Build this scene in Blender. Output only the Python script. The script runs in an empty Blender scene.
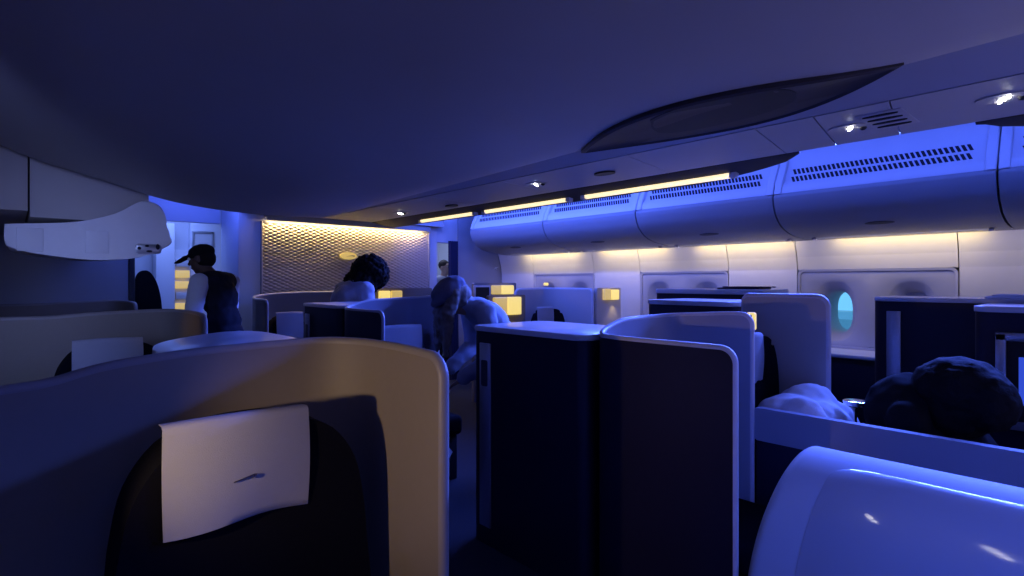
import bpy, bmesh, math, random
from mathutils import Vector, Matrix, noise, Euler
random.seed(7)
scene = bpy.context.scene
COL = scene.collection
PI = math.pi

# ------------------------------------------------------------------ materials
def mat(name, col, rough=0.5, metal=0.0, var=0.0, vscale=30.0, bump=0.0, bscale=200.0, emit=None, es=0.0, coat=0.0, spec=0.5):
    m = bpy.data.materials.new(name); m.use_nodes = True
    nt = m.node_tree; b = nt.nodes['Principled BSDF']
    b.inputs['Base Color'].default_value = (*col, 1)
    b.inputs['Roughness'].default_value = rough
    b.inputs['Metallic'].default_value = metal
    b.inputs['Specular IOR Level'].default_value = spec
    if coat:
        b.inputs['Coat Weight'].default_value = coat
        b.inputs['Coat Roughness'].default_value = 0.08
    tc = nt.nodes.new('ShaderNodeTexCoord')
    if var > 0:
        n = nt.nodes.new('ShaderNodeTexNoise'); n.inputs['Scale'].default_value = vscale
        n.inputs['Detail'].default_value = 4
        nt.links.new(tc.outputs['Object'], n.inputs['Vector'])
        mx = nt.nodes.new('ShaderNodeMix'); mx.data_type = 'RGBA'
        mx.inputs[6].default_value = (*[c * (1 - var) for c in col], 1)
        mx.inputs[7].default_value = (*[min(1, c * (1 + var)) for c in col], 1)
        nt.links.new(n.outputs['Fac'], mx.inputs[0])
        nt.links.new(mx.outputs[2], b.inputs['Base Color'])
    if bump > 0:
        n2 = nt.nodes.new('ShaderNodeTexNoise'); n2.inputs['Scale'].default_value = bscale
        nt.links.new(tc.outputs['Object'], n2.inputs['Vector'])
        bp = nt.nodes.new('ShaderNodeBump'); bp.inputs['Strength'].default_value = bump
        bp.inputs['Distance'].default_value = 0.002
        nt.links.new(n2.outputs['Fac'], bp.inputs['Height'])
        nt.links.new(bp.outputs['Normal'], b.inputs['Normal'])
    if emit:
        b.inputs['Emission Color'].default_value = (*emit, 1)
        b.inputs['Emission Strength'].default_value = es
    return m

M = {}
M['ceiling'] = mat('ceiling_plastic', (.46, .43, .42), .6, var=.03, vscale=6)
M['panel'] = mat('service_panel_plastic', (.42, .41, .43), .5, var=.03, vscale=8)
M['grille'] = mat('grille_plastic', (.6, .6, .63), .45, var=.02, vscale=9)
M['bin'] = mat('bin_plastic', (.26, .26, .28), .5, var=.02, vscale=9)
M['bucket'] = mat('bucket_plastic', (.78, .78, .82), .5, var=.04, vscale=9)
M['wall'] = mat('sidewall_plastic', (.62, .6, .58), .6, var=.03, vscale=12)
M['winpanel'] = mat('window_surround_plastic', (.4, .4, .46), .55, var=.03, vscale=12)
M['shade'] = mat('window_shade', (.5, .5, .55), .6)
M['laminate'] = mat('white_laminate', (.62, .64, .7), .45, var=.02, vscale=7)
M['laminate_grey'] = mat('grey_laminate', (.3, .3, .33), .55, var=.03, vscale=7)
M['carpet'] = mat('dark_carpet', (.012, .013, .025), .95, var=.4, vscale=180, bump=.4, bscale=400)
M['shell_in'] = mat('taupe_shell_lining', (.21, .18, .155), .6, var=.04, vscale=40, bump=.15, bscale=700)
M['shell_out'] = mat('grey_shell', (.2, .2, .23), .5, var=.04, vscale=20)
M['rim'] = mat('pale_plastic_rim', (.55, .55, .6), .35)
M['rim_tan'] = mat('taupe_rim', (.25, .23, .23), .45)
M['latch'] = mat('dark_metal_latch', (.08, .08, .1), .4, metal=.5)
M['navy'] = mat('navy_laminate', (.01, .009, .026), .45, var=.15, vscale=25, spec=.3)
M['gloss'] = mat('glossy_pale_plastic', (.6, .62, .68), .28, var=.02, vscale=5, coat=.3)
M['console'] = mat('console_plastic', (.42, .44, .52), .55, var=.02, vscale=5, spec=.3)
M['console2'] = mat('console_inset_plastic', (.35, .36, .43), .4, var=.02, vscale=5, coat=1.0)
M['fabric'] = mat('black_navy_upholstery', (.004, .004, .008), .95, var=.3, vscale=150, bump=.3, bscale=500, spec=.1)
M['cloth'] = mat('white_headrest_cloth', (.33, .33, .37), .9, var=.03, vscale=60, bump=.35, bscale=450)
M['mark'] = mat('printed_ribbon', (.03, .03, .08), .8)
M['linen'] = mat('white_pillow_linen', (.7, .7, .74), .9, var=.04, vscale=20, bump=.3, bscale=200)
M['metal'] = mat('brushed_metal', (.45, .46, .5), .35, metal=.8, var=.08, vscale=60)
M['chrome'] = mat('bright_chrome', (.85, .83, .78), .12, metal=1)
M['dark'] = mat('dark_plastic', (.012, .012, .018), .5)
M['lens'] = mat('dark_brown_recess', (.04, .032, .032), .7, var=.05, vscale=10)
M['screen'] = mat('dark_glass_screen', (.006, .006, .008), .7)
M['divider'] = mat('blue_grey_divider', (.3, .31, .38), .55, var=.03, vscale=15)
M['wing'] = mat('pale_grey_wing', (.44, .41, .40), .55, var=.03, vscale=15)
M['quilt'] = mat('quilted_silver_panel', (.42, .39, .36), .35, metal=.35, var=.03, vscale=9)
M['slot'] = mat('grille_slot_black', (.006, .007, .02), .8)
M['curtain'] = mat('dark_blue_curtain', (.015, .018, .06), .95, var=.2, vscale=60)
M['warm'] = mat('warm_strip_diffuser', (.9, .85, .7), .5, emit=(1, .78, .40), es=1.25)
M['clear'] = mat('clear_end_cap', (.75, .75, .75), .2)
M['led'] = mat('led_lens', (.9, .9, .9), .3, emit=(1, .97, .92), es=34)
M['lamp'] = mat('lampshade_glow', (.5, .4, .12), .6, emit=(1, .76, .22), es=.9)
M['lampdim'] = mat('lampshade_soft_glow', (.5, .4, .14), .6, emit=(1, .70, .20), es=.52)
M['bluescreen'] = mat('blue_screen_glow', (.02, .03, .1), .3, emit=(.05, .12, 1), es=.6)
M['skin_dark'] = mat('brown_skin', (.09, .05, .035), .6)
M['skin'] = mat('light_skin', (.5, .32, .24), .55)
M['eye'] = mat('eye_white', (.8, .8, .8), .3)
M['hair_black'] = mat('black_hair', (.008, .007, .008), .8, bump=.8, bscale=120, spec=.15)
M['hair_grey'] = mat('grey_brown_hair', (.2, .18, .17), .8, var=.35, vscale=50, bump=.8, bscale=120)
M['hair_brown'] = mat('brown_hair', (.03, .02, .015), .7, bump=.6, bscale=120)
M['blackcloth'] = mat('black_cloth', (.01, .01, .013), .9, bump=.3, bscale=300, spec=.1)
M['vestcloth'] = mat('dark_vest_cloth', (.014, .014, .022), .9, bump=.3, bscale=300, spec=.15)
M['whitecloth'] = mat('white_shirt_cloth', (.55, .56, .62), .9, bump=.3, bscale=250)
M['bluecloth'] = mat('pale_blue_knit', (.42, .47, .6), .95, var=.06, vscale=40, bump=.5, bscale=250)
M['greycap'] = mat('slate_cap_cloth', (.13, .14, .22), .9, var=.12, vscale=40, bump=.4, bscale=250)
M['trousers'] = mat('dark_trousers', (.015, .015, .025), .9)
M['paper'] = mat('white_paper', (.6, .6, .62), .8)
M['galley'] = mat('galley_white', (.7, .72, .78), .5)
M['apron'] = mat('pale_concrete', (.55, .57, .58), .9, var=.1, vscale=.5)
M['terminal'] = mat('terminal_wall', (.35, .45, .5), .8, var=.1, vscale=.3)
M['glass'] = None
def glass():
    m = bpy.data.materials.new('window_glass'); m.use_nodes = True
    nt = m.node_tree; nt.nodes.clear()
    o = nt.nodes.new('ShaderNodeOutputMaterial'); mx = nt.nodes.new('ShaderNodeMixShader')
    t = nt.nodes.new('ShaderNodeBsdfTransparent'); t.inputs[0].default_value = (.9, .97, 1, 1)
    g = nt.nodes.new('ShaderNodeBsdfGlossy'); g.inputs['Roughness'].default_value = .05
    mx.inputs[0].default_value = .06
    nt.links.new(t.outputs[0], mx.inputs[1]); nt.links.new(g.outputs[0], mx.inputs[2]); nt.links.new(mx.outputs[0], o.inputs[0])
    return m
M['glass'] = glass()

# ------------------------------------------------------------------ object helpers
def link(name, me, m, parent=None, smooth=True, angle=35):
    if smooth:
        for p in me.polygons: p.use_smooth = True
        me.set_sharp_from_angle(angle=math.radians(angle))
    if m: me.materials.append(M[m] if isinstance(m, str) else m)
    o = bpy.data.objects.new(name, me); COL.objects.link(o)
    if parent is not None:
        o.parent = parent
        root = Matrix.Identity(4); p = parent; mats = []
        while p is not None:
            mats.append(p.matrix_basis.copy() if p.parent is None else p.matrix_parent_inverse @ p.matrix_basis); p = p.parent
        w = Matrix.Identity(4)
        for x in reversed(mats): w = w @ x
        o.matrix_parent_inverse = w.inverted()
    return o

def obj(name, bm, m, parent=None, smooth=True, angle=35):
    bmesh.ops.recalc_face_normals(bm, faces=bm.faces[:])
    me = bpy.data.meshes.new(name); bm.to_mesh(me); bm.free()
    return link(name, me, m, parent, smooth, angle)

def thing(name, loc, label, cat, group=None):
    o = bpy.data.objects.new(name, None); COL.objects.link(o); o.location = loc
    o.empty_display_size = .1
    o['label'] = label; o['category'] = cat; o['kind'] = 'thing'
    if group: o['group'] = group
    return o
def tag(o, label, cat, group=None):
    o['label'] = label; o['category'] = cat; o['kind'] = 'thing'
    if group: o['group'] = group
    return o
def struct(o, label=None):
    o['kind'] = 'structure'
    return o

def box(bm, x0, x1, y0, y1, z0, z1, bev=0.0, seg=2):
    r = bmesh.ops.create_cube(bm, size=1.0)
    vs = r['verts']
    for v in vs:
        v.co = Vector((x0 + (v.co.x + .5) * (x1 - x0), y0 + (v.co.y + .5) * (y1 - y0), z0 + (v.co.z + .5) * (z1 - z0)))
    if bev > 0:
        es = list({e for v in vs for e in v.link_edges})
        bmesh.ops.bevel(bm, geom=es, offset=bev, segments=seg, affect='EDGES', profile=.5)
def B(x0, x1, y0, y1, z0, z1, bev=0.0, seg=2):
    bm = bmesh.new(); box(bm, x0, x1, y0, y1, z0, z1, bev, seg); return bm

def prism(bm, poly, axis, a, b, bev=0.0, seg=2):
    """closed polygon of 2D points extruded along axis ('x','y','z') from a to b"""
    def P(p, t):
        if axis == 'y': return Vector((p[0], t, p[1]))
        if axis == 'x': return Vector((t, p[0], p[1]))
        return Vector((p[0], p[1], t))
    va = [bm.verts.new(P(p, a)) for p in poly]; vb = [bm.verts.new(P(p, b)) for p in poly]
    n = len(poly)
    fa = bm.faces.new(va); fb = bm.faces.new(vb[::-1])
    for i in range(n):
        bm.faces.new((va[i], vb[i], vb[(i + 1) % n], va[(i + 1) % n]))
    if bev > 0:
        es = list(set(fa.edges) | set(fb.edges))
        bmesh.ops.bevel(bm, geom=es, offset=bev, segments=seg, affect='EDGES', profile=.5)

def roundrect(x0, x1, y0, y1, r, n=6, corners=(1, 1, 1, 1)):
    pts = []
    for k, (cx, cy, a0) in enumerate(((x1 - r, y1 - r, 0), (x0 + r, y1 - r, 90), (x0 + r, y0 + r, 180), (x1 - r, y0 + r, 270))):
        if corners[k]:
            for i in range(n + 1):
                a = math.radians(a0 + 90 * i / n); pts.append((cx + r * math.cos(a), cy + r * math.sin(a)))
        else:
            pts.append(((x1, y1), (x0, y1), (x0, y0), (x1, y0))[k])
    return pts

def catmull(pts, n=10):
    P = [Vector(p) for p in pts]
    P = [P[0] * 2 - P[1]] + P + [P[-1] * 2 - P[-2]]
    out = []
    for i in range(1, len(P) - 2):
        a, b, c, d = P[i - 1], P[i], P[i + 1], P[i + 2]
        for k in range(n):
            t = k / n
            out.append(.5 * ((2 * b) + (c - a) * t + (2 * a - 5 * b + 4 * c - d) * t * t + (3 * b - a - 3 * c + d) * t ** 3))
    out.append(P[-2].copy())
    return out

def tube(bm, path, r, sides=10, cap=True):
    path = [Vector(p) for p in path]
    n = len(path); prev = None; rings = []
    for i, p in enumerate(path):
        t = (path[min(i + 1, n - 1)] - path[max(i - 1, 0)]).normalized()
        if prev is None:
            up = Vector((0, 0, 1)) if abs(t.z) < .9 else Vector((1, 0, 0))
            u = t.cross(up).normalized()
        else:
            u = (prev - t * prev.dot(t)).normalized()
        prev = u; w = t.cross(u)
        rr = r[i] if isinstance(r, (list, tuple)) else r
        rings.append([bm.verts.new(p + (u * math.cos(2 * PI * k / sides) + w * math.sin(2 * PI * k / sides)) * rr) for k in range(sides)])
    for a, b in zip(rings, rings[1:]):
        for k in range(sides):
            bm.faces.new((a[k], a[(k + 1) % sides], b[(k + 1) % sides], b[k]))
    if cap:
        bm.faces.new(rings[0][::-1]); bm.faces.new(rings[-1])

def dense(pts, corner0=0.0, corner1=0.0, n=12):
    """smooth wall path (x, y, top height) with rounded top corners at its ends"""
    P = catmull(pts, n)
    # resample by arc length in plan, finely near the ends
    s = [0.0]
    for a, b in zip(P, P[1:]): s.append(s[-1] + (b.xy - a.xy).length)
    L = s[-1]
    def ev(t):
        t = max(0, min(L, t))
        for i in range(len(s) - 1):
            if t <= s[i + 1] + 1e-9:
                k = (t - s[i]) / max(1e-9, s[i + 1] - s[i]); return P[i].lerp(P[i + 1], k)
        return P[-1].copy()
    ts = [L * i / 60 for i in range(61)]
    for c, e in ((corner0, 0), (corner1, 1)):
        if c > 0:
            ts += [(c * (1 - math.cos(a * PI / 20)) if e == 0 else L - c * (1 - math.cos(a * PI / 20))) for a in range(11)]
    ts = sorted(set(round(t, 5) for t in ts))
    out = []
    for t in ts:
        p = ev(t)
        for c, d in ((corner0, t), (corner1, L - t)):
            if c > 0 and d < c:
                p.z -= c - math.sqrt(max(0, c * c - (c - d) ** 2))
        out.append(p)
    return out

def sheet(D, z0, o0, o1, drop=0.0):
    """thick wall between offsets o0 and o1 (to the right of travel) from z0 up to each point's top"""
    bm = bmesh.new(); n = len(D); rings = []
    for i, p in enumerate(D):
        t = (D[min(i + 1, n - 1)].xy - D[max(i - 1, 0)].xy)
        if t.length < 1e-6: t = D[min(i + 2, n - 1)].xy - D[max(i - 2, 0)].xy
        t.normalize(); r = Vector((t.y, -t.x))
        a = p.xy + r * o0; b = p.xy + r * o1; zt = p.z - drop
        rings.append([bm.verts.new((a.x, a.y, z0)), bm.verts.new((a.x, a.y, zt)), bm.verts.new((b.x, b.y, zt)), bm.verts.new((b.x, b.y, z0))])
    for A, C in zip(rings, rings[1:]):
        for k in range(4):
            bm.faces.new((A[k], A[(k + 1) % 4], C[(k + 1) % 4], C[k]))
    bm.faces.new(rings[0][::-1]); bm.faces.new(rings[-1])
    return bm

def rimtube(D, z0, r):
    bm = bmesh.new()
    path = [Vector((D[0].x, D[0].y, z0)), Vector((D[0].x, D[0].y, (z0 + D[0].z) / 2))] + [Vector(p) for p in D] + \
           [Vector((D[-1].x, D[-1].y, (z0 + D[-1].z) / 2)), Vector((D[-1].x, D[-1].y, z0))]
    q = [path[0]]
    for p in path[1:]:
        if (p - q[-1]).length > .004: q.append(p)
    tube(bm, q, r, 10)
    return bm

# ------------------------------------------------------------------ camera
cam = bpy.data.cameras.new('camera'); co = bpy.data.objects.new('camera', cam); COL.objects.link(co)
co.location = (0, 0, 1.41); co.rotation_euler = (PI / 2, 0, -math.radians(41.8))
cam.sensor_width = 36; cam.lens = 561 / 1024 * 36; cam.shift_y = -6 / 1024; cam.clip_start = .02
scene.camera = co

# ------------------------------------------------------------------ cabin shell (the setting)
struct(obj('floor', B(-1.0, 6.3, -2.6, 10, -.1, 0), 'carpet', smooth=False))
struct(obj('ceiling', B(-1.0, 6.3, -2.6, 10, 2.62, 2.7), 'ceiling', smooth=False))
struct(obj('wall_left', B(-1.0, -.9, -2.6, 10, 0, 2.62), 'wall', smooth=False))
struct(obj('wall_aft', B(-.9, 6.3, -2.7, -2.6, 0, 2.62), 'laminate_grey', smooth=False))
struct(obj('wall_front', B(-.9, 6.3, 9.0, 9.1, 0, 2.62), 'laminate', smooth=False))

# sidewall lining: bays with window surrounds, plain panels between
PROF = [(5.655, 0), (5.70, .55), (5.70, .80), (5.70, 1.53), (5.685, 1.65), (5.64, 1.80), (5.60, 1.9)]
def lining(y0, y1, window):
    bm = bmesh.new(); g = .004
    def strip(P):
        for (xa, za), (xb, zb) in zip(P, P[1:]):
            vs = [bm.verts.new(c) for c in ((xa, y0 + g, za), (xa, y1 - g, za), (xb, y1 - g, zb), (xb, y0 + g, zb),
                                            (xa + .03, y0 + g, za), (xa + .03, y1 - g, za), (xb + .03, y1 - g, zb), (xb + .03, y0 + g, zb))]
            for f in ((0, 1, 2, 3), (7, 6, 5, 4), (0, 4, 5, 1), (3, 2, 6, 7), (0, 3, 7, 4), (1, 5, 6, 2)):
                bm.faces.new([vs[i] for i in f])
    if window: strip(PROF[:3]); strip(PROF[3:])
    else: strip(PROF)
    bmesh.ops.remove_doubles(bm, verts=bm.verts[:], dist=.0005)
    return obj('wall_right', bm, 'wall', angle=50)
SEAMS = [(-2.6, -.90, 0), (-.90, .30, 1), (.30, .97, 0), (.97, 2.215, 1), (2.215, 2.915, 0), (2.915, 4.04, 1), (4.04, 4.76, 0), (4.76, 5.90, 1), (5.90, 6.62, 0)]
for a, b, w in SEAMS: struct(lining(a, b, w))
bm = bmesh.new(); yw = 1.8925
for b_ in ((-2.6, yw - .2, 0, 2.62), (yw + .2, 9.0, 0, 2.62), (yw - .2, yw + .2, 0, .90), (yw - .2, yw + .2, 1.36, 2.62)): box(bm, 6.16, 6.24, b_[0], b_[1], b_[2], b_[3])
struct(obj('wall_right_outer', bm, 'laminate', smooth=False))

def oval(cy, cz, a, b, N, p=2.6):
    out = []
    for i in range(N):
        t = 2 * PI * i / N; c, s = math.cos(t), math.sin(t)
        out.append((cy + a * math.copysign(abs(c) ** (2 / p), c), cz + b * math.copysign(abs(s) ** (2 / p), s)))
    return out
def window_bay(n, y0, y1, opened):
    y0 += .012; y1 -= .012; z0, z1 = .805, 1.522; X = 5.715
    ym = (y0 + y1) / 2; N = 48
    bm = bmesh.new()
    halves = [(y0, ym), (ym, y1)]
    cs = [(y0 + y1) / 2 - .30, (y0 + y1) / 2 + .30]
    for (a, b), cy in zip(halves, cs):
        rings = []
        cz = 1.13
        outer = []
        for i in range(N):
            t = 2 * PI * i / N; c, s = math.cos(t), math.sin(t)
            dy = (b - cy) if c > 0 else (cy - a); dz = (z1 - cz) if s > 0 else (cz - z0)
            k = min(dy / max(abs(c), 1e-6), dz / max(abs(s), 1e-6))
            outer.append((X, cy + c * k, cz + s * k))
        rings.append(outer)
        for x, aa, bb, zc in ((X, .185, .285, cz + .01), (X + .018, .172, .268, cz + .008), (X + .05, .15, .235, cz), (X + .085, .128, .208, cz), (X + .12, .118, .195, cz - .0), (X + .16, .115, .19, cz)) + (((X + .44, .112, .187, cz),) if cy > 1.6 and n == 1 else ()):
            rings.append([(x, y, z) for y, z in oval(cy, zc, aa, bb, N)])
        R = [[bm.verts.new(v) for v in r] for r in rings]
        for p, q in zip(R, R[1:]):
            for k in range(N):
                bm.faces.new((p[k], p[(k + 1) % N], q[(k + 1) % N], q[k]))
    # border lip around the surround
    fr = obj('window_%d' % n, bm, 'winpanel', angle=60); struct(fr)
    lip = bmesh.new()
    o = roundrect(y0 - .008, y1 + .008, z0 - .004, z1 + .006, .05); i_ = roundrect(y0 + .012, y1 - .012, z0 + .014, z1 - .014, .04)
    vo = [[lip.verts.new((x, y, z)) for y, z in P] for x, P in ((5.712, o), (5.694, o), (5.700, i_), (5.716, i_))]
    for p, q in zip(vo, vo[1:]):
        for k in range(len(p)): lip.faces.new((p[k], p[(k + 1) % len(p)], q[(k + 1) % len(p)], q[k]))
    obj('window_frame', lip, 'winpanel', fr)
    for cy, op in zip(cs, opened):
        pb = bmesh.new(); pb.faces.new([pb.verts.new((X + (.435 if op else .155), y, z)) for y, z in oval(cy, 1.13, .116, .191, 40)])
        obj('window_pane', pb, 'glass', fr, smooth=False)
        if not op:
            sb = bmesh.new(); prism(sb, oval(cy, 1.13, .121, .196, 40), 'x', X + .128, X + .136)
            obj('window_shade', sb, 'shade', fr)
window_bay(1, .97, 2.215, (False, True))
window_bay(2, 2.915, 4.04, (False, False))
window_bay(3, 4.76, 5.90, (False, False))
window_bay(4, -.90, .30, (False, False))
# shade half drawn in the open window: a thin vertical guide strip seen in its left half
# stowage ledge under the windows
for y0, y1, lab in ((-.4, 1.2, 'low pale side stowage locker under the windows beside the near dark cabinet'), (1.22, 2.9, 'low side stowage locker directly under the open bright window'), (2.92, 4.17, 'low side stowage locker under the middle pair of shuttered windows'), (4.23, 6.4, 'low side stowage locker under the farthest shuttered windows')):
    t = thing('side_locker', (5.45, (y0 + y1) / 2, 0), lab, 'locker', 'side lockers under the windows')
    obj('locker_body', B(5.27, 5.65, y0, y1, .0, .76, .006), 'navy', t)
    obj('locker_lid', B(5.24, 5.69, y0, y1, .762, .80, .012, 3), 'laminate', t)

# outside the open window
struct(obj('ground', B(8, 140, -90, 160, -5.3, -5), 'apron', smooth=False))
bm = B(60, 75, -10, 60, -5, -2.2); box(bm, 60, 64, -30, -11, -5, -3)
for k in range(14): box(bm, 59.7, 60, -8 + k * 4.8, -6.8 + k * 4.8, -5, -2.4)
tag(obj('terminal_building', bm, 'terminal', smooth=False), 'pale airport building seen through the open oval window', 'building')

# ------------------------------------------------------------------ overhead bins on the right
DOOR = [(4.752, 2.12), (4.765, 2.06), (4.80, 1.985), (4.86, 1.925), (4.95, 1.872), (5.08, 1.836), (5.22, 1.815), (5.40, 1.802)]
BY = [-2.2, -.77, .613, 2.045, 3.43, 4.77, 6.2]
WHERE = ['aft-most overhead bin, above the near dark cabinet and out of the frame', 'overhead bin at the right edge, cut off by the picture border',
         'nearest fully visible overhead bin, above the open bright window', 'overhead bin third from the front wall, above the two shuttered windows',
         'overhead bin second from the front wall, with a dark oval latch', 'farthest overhead bin, next to the grey front partition']
for i in range(6):
    y0, y1 = BY[i] + .007, BY[i + 1] - .007
    t = thing('overhead_bin', (5.2, (y0 + y1) / 2, 1.8), 'curved blue-lit ' + WHERE[i], 'overhead bin', 'overhead bins along the right wall')
    P = catmull([(x, z, 0) for x, z in DOOR], 5)
    outer = [(p.x, p.y) for p in P]
    inner = [(x + .028, z + .03) for x, z in outer]
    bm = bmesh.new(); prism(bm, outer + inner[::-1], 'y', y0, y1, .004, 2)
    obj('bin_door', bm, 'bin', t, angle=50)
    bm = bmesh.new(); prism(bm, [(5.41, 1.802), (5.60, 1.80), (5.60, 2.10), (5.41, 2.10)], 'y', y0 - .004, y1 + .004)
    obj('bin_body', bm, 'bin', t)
    # latch: dark oval recess plate following the door
    cy = (y0 + y1) / 2; bm = bmesh.new()
    ring = []
    for k in range(24):
        a = 2 * PI * k / 24
        s = .02 + .028 * math.sin(a); yy = cy + .10 * math.cos(a)
        # walk along the door profile near (4.95,1.872)
        d = Vector((.13, -.036)).normalized(); nrm = Vector((d.y, -d.x))
        q = Vector((4.95, 1.872)) + d * s
        ring.append((q.x, yy, q.y, nrm))
    va = [bm.verts.new((x + n.x * .004, y, z + n.y * .004)) for x, y, z, n in ring]; vb = [bm.verts.new((x - n.x * .012, y, z - n.y * .012)) for x, y, z, n in ring]
    bm.faces.new(va); bm.faces.new(vb[::-1])
    for k in range(24): bm.faces.new((va[k], vb[k], vb[(k + 1) % 24], va[(k + 1) % 24]))
    h = obj('bin_latch', bm, 'dark', t)
    for yy in (y0 + .1, y1 - .1):
        obj('hinge_cap', B(5.33, 5.37, yy - .015, yy + .015, 1.785, 1.803, .005), 'rim', t)
    # grille panel above
    g = thing('air_grille', (4.85, cy, 2.14), ['air grille above the aft-most overhead bin', 'slotted air grille panel at the right picture edge', 'largest slotted blue air grille panel, above the nearest full bin',
              'slotted blue air grille above the bin over the two shuttered windows', 'slotted blue air grille above the second bin from the front wall', 'slotted blue air grille above the farthest bin'][i], 'air grille', 'air grilles above the bins')
    A, Bq = Vector((4.775, 2.135)), Vector((5.02, 2.615)); d = (Bq - A).normalized(); nn = Vector((-d.y, d.x))
    def W(s, off): q = A + d * s + nn * off; return q
    bm = bmesh.new(); L = (Bq - A).length
    pp = [W(0, 0), W(.04, .018), W(.09, .012), W(.12, 0), W(.30, 0), W(.325, .010), W(L, .010), W(L, -.02), W(0, -.02)]
    prism(bm, [(p.x, p.y) for p in pp], 'y', y0 + .03, y1 - .03)
    for yy in (y0 - .003, y1 - .057):
        q = [W(0, .02), W(.1, .035), W(L, .02), W(L, -.02), W(0, -.02)]
        prism(bm, [(p.x, p.y) for p in q], 'y', yy, yy + .06, .008, 2)
    obj('grille_panel', bm, 'grille', g, angle=50)
    bm = bmesh.new(); n = 36
    for row in (.115, .190):
        for k in range(n):
            yc = y0 + .12 + (y1 - y0 - .24) * (k + .5) / n; w = .0100; sk = .022
            lo, hi = W(row, .0), W(row + .052, .0)
            a = [W(row, .0025), W(row + .052, .0025), W(row + .052, -.004), W(row, -.004)]
            vs = []
            for p, sy in zip(a, (0, sk, sk, 0)):
                vs.append(bm.verts.new((p.x, yc - w + sy, p.y))); vs.append(bm.verts.new((p.x, yc + w + sy, p.y)))
            bm.faces.new((vs[0], vs[1], vs[3], vs[2])); bm.faces.new((vs[2], vs[3], vs[5], vs[4])); bm.faces.new((vs[4], vs[5], vs[7], vs[6])); bm.faces.new((vs[6], vs[7], vs[1], vs[0]))
            bm.faces.new((vs[0], vs[2], vs[4], vs[6])); bm.faces.new((vs[1], vs[7], vs[5], vs[3]))
    obj('grille_slots', bm, 'slot', g, smooth=False)

# ------------------------------------------------------------------ centre ceiling: bulging panel, flat panel, service panels
def lobe_edge(y): return 2.46 + .04 * (1 - y / 5)
CS = [(-.9, 2.50), (-.3, 2.40), (.125, 2.24), (.48, 2.145), (.885, 2.04), (1.25, 1.995), (1.6, 1.983), (2.0, 1.992), (2.25, 2.03), (2.46, 2.095)]
prof = catmull([(x, z, 0) for x, z in CS], 5)
bm = bmesh.new(); rows = []
ys = [-2.6 + i * .2 for i in range(38)] + [4.98, 5.02, 5.05, 5.08]
for y in ys:
    dz = .145 * (1 - min(y, 5) / 5) if y > 0 else .145
    rise = 0 if y < 4.95 else (.0, .012, .04, .12)[[4.98, 5.02, 5.05, 5.08].index(y)]
    sh = .04 * (1 - max(y, 0) / 5)
    row = [bm.verts.new((p.x + (sh if p.x > 2 else 0), y, p.y + dz + rise)) for p in prof]
    e = prof[-1]; row += [bm.verts.new((e.x + .012 + sh, y, e.y + dz + .02 + rise)), bm.verts.new((e.x + sh, y, e.y + dz + .05 + rise)), bm.verts.new((e.x - .05 + sh, y, 2.5))]
    rows.append(row)
for a, b in zip(rows, rows[1:]):
    for k in range(len(a) - 1): bm.faces.new((a[k], a[k + 1], b[k + 1], b[k]))
bm.faces.new(rows[-1])
struct(obj('ceiling_bulge', bm, 'ceiling', angle=70))
# flat outer strip between bulge and service panels
bm = bmesh.new(); prism(bm, [(2.3, 2.262), (2.748, 2.172), (2.748, 2.2), (2.3, 2.3)], 'y', -2.6, 6.6)
struct(obj('ceiling_strip', bm, 'panel', smooth=False))
bm = bmesh.new(); prism(bm, [(1.87, 2.19), (2.298, 2.262), (2.298, 2.3), (1.87, 2.3)], 'y', 5.1, 6.6)
struct(obj('ceiling_strip_forward', bm, 'panel', smooth=False))
PS = [-2.6, -1.0, .1, .70, 1.0, 1.27, 2.05, 3.20, 4.2, 5.1, 6.0, 6.6]
for a, b in zip(PS, PS[1:]):
    bm = bmesh.new(); sl = .0
    vs = []
    for x, z in ((2.752, 2.168), (3.41, 2.168), (3.425, 2.185), (2.752, 2.185)):
        off = (x - 2.752) * .18
        vs.append((x, z, off))
    n0 = [bm.verts.new((x, a + .003 + o, z)) for x, z, o in vs]; n1 = [bm.verts.new((x, b - .003 + o, z)) for x, z, o in vs]
    bm.faces.new(n0); bm.faces.new(n1[::-1])
    for k in range(4): bm.faces.new((n0[k], n1[k], n1[(k + 1) % 4], n0[(k + 1) % 4]))
    struct(obj('ceiling_service_panel', bm, 'panel', smooth=False))
bm = bmesh.new(); box(bm, 2.75, 3.44, -2.6, 6.6, 2.186, 2.21); struct(obj('ceiling_panel_backing', bm, 'dark', smooth=False))
# dark fascia carrying the warm strip, tapering to points
def fascia(name, ya, yb, taper_a, taper_b, label):
    bm = bmesh.new(); rows = []
    for i in range(41):
        k = i / 40; y = ya + (yb - ya) * k
        w = 1.0
        if taper_a: w = min(w, math.sqrt(max(0, min(1, (y - ya) / taper_a))))
        if taper_b: w = min(w, math.sqrt(max(0, min(1, (yb - y) / taper_b))))
        w = max(w, .03)
        x1 = 3.44 + .29 * w; z1 = 2.172 - .052 * w
        rows.append([bm.verts.new(c) for c in ((3.42, y, 2.166), (3.42 + (x1 - 3.42) * .4, y, 2.160 - .02 * w), (x1, y, z1), (x1 + .01, y, z1 + .02), (3.44 + .2 * w, y, 2.2), (3.42, y, 2.2))])
    for a, b in zip(rows, rows[1:]):
        for k in range(6): bm.faces.new((a[k], a[(k + 1) % 6], b[(k + 1) % 6], b[k]))
    bm.faces.new(rows[0][::-1]); bm.faces.new(rows[-1])
    return tag(obj(name, bm, 'lens', angle=40), label, 'light fascia', 'dark pointed fascias below the ceiling')
fascia('light_fascia', 1.32, 6.6, .75, 0, 'long dark fascia carrying the yellow light strips, ending in a point')
fascia('light_fascia', -2.4, .52, 0, .7, 'dark pointed fascia cut off at the right picture edge')
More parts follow.
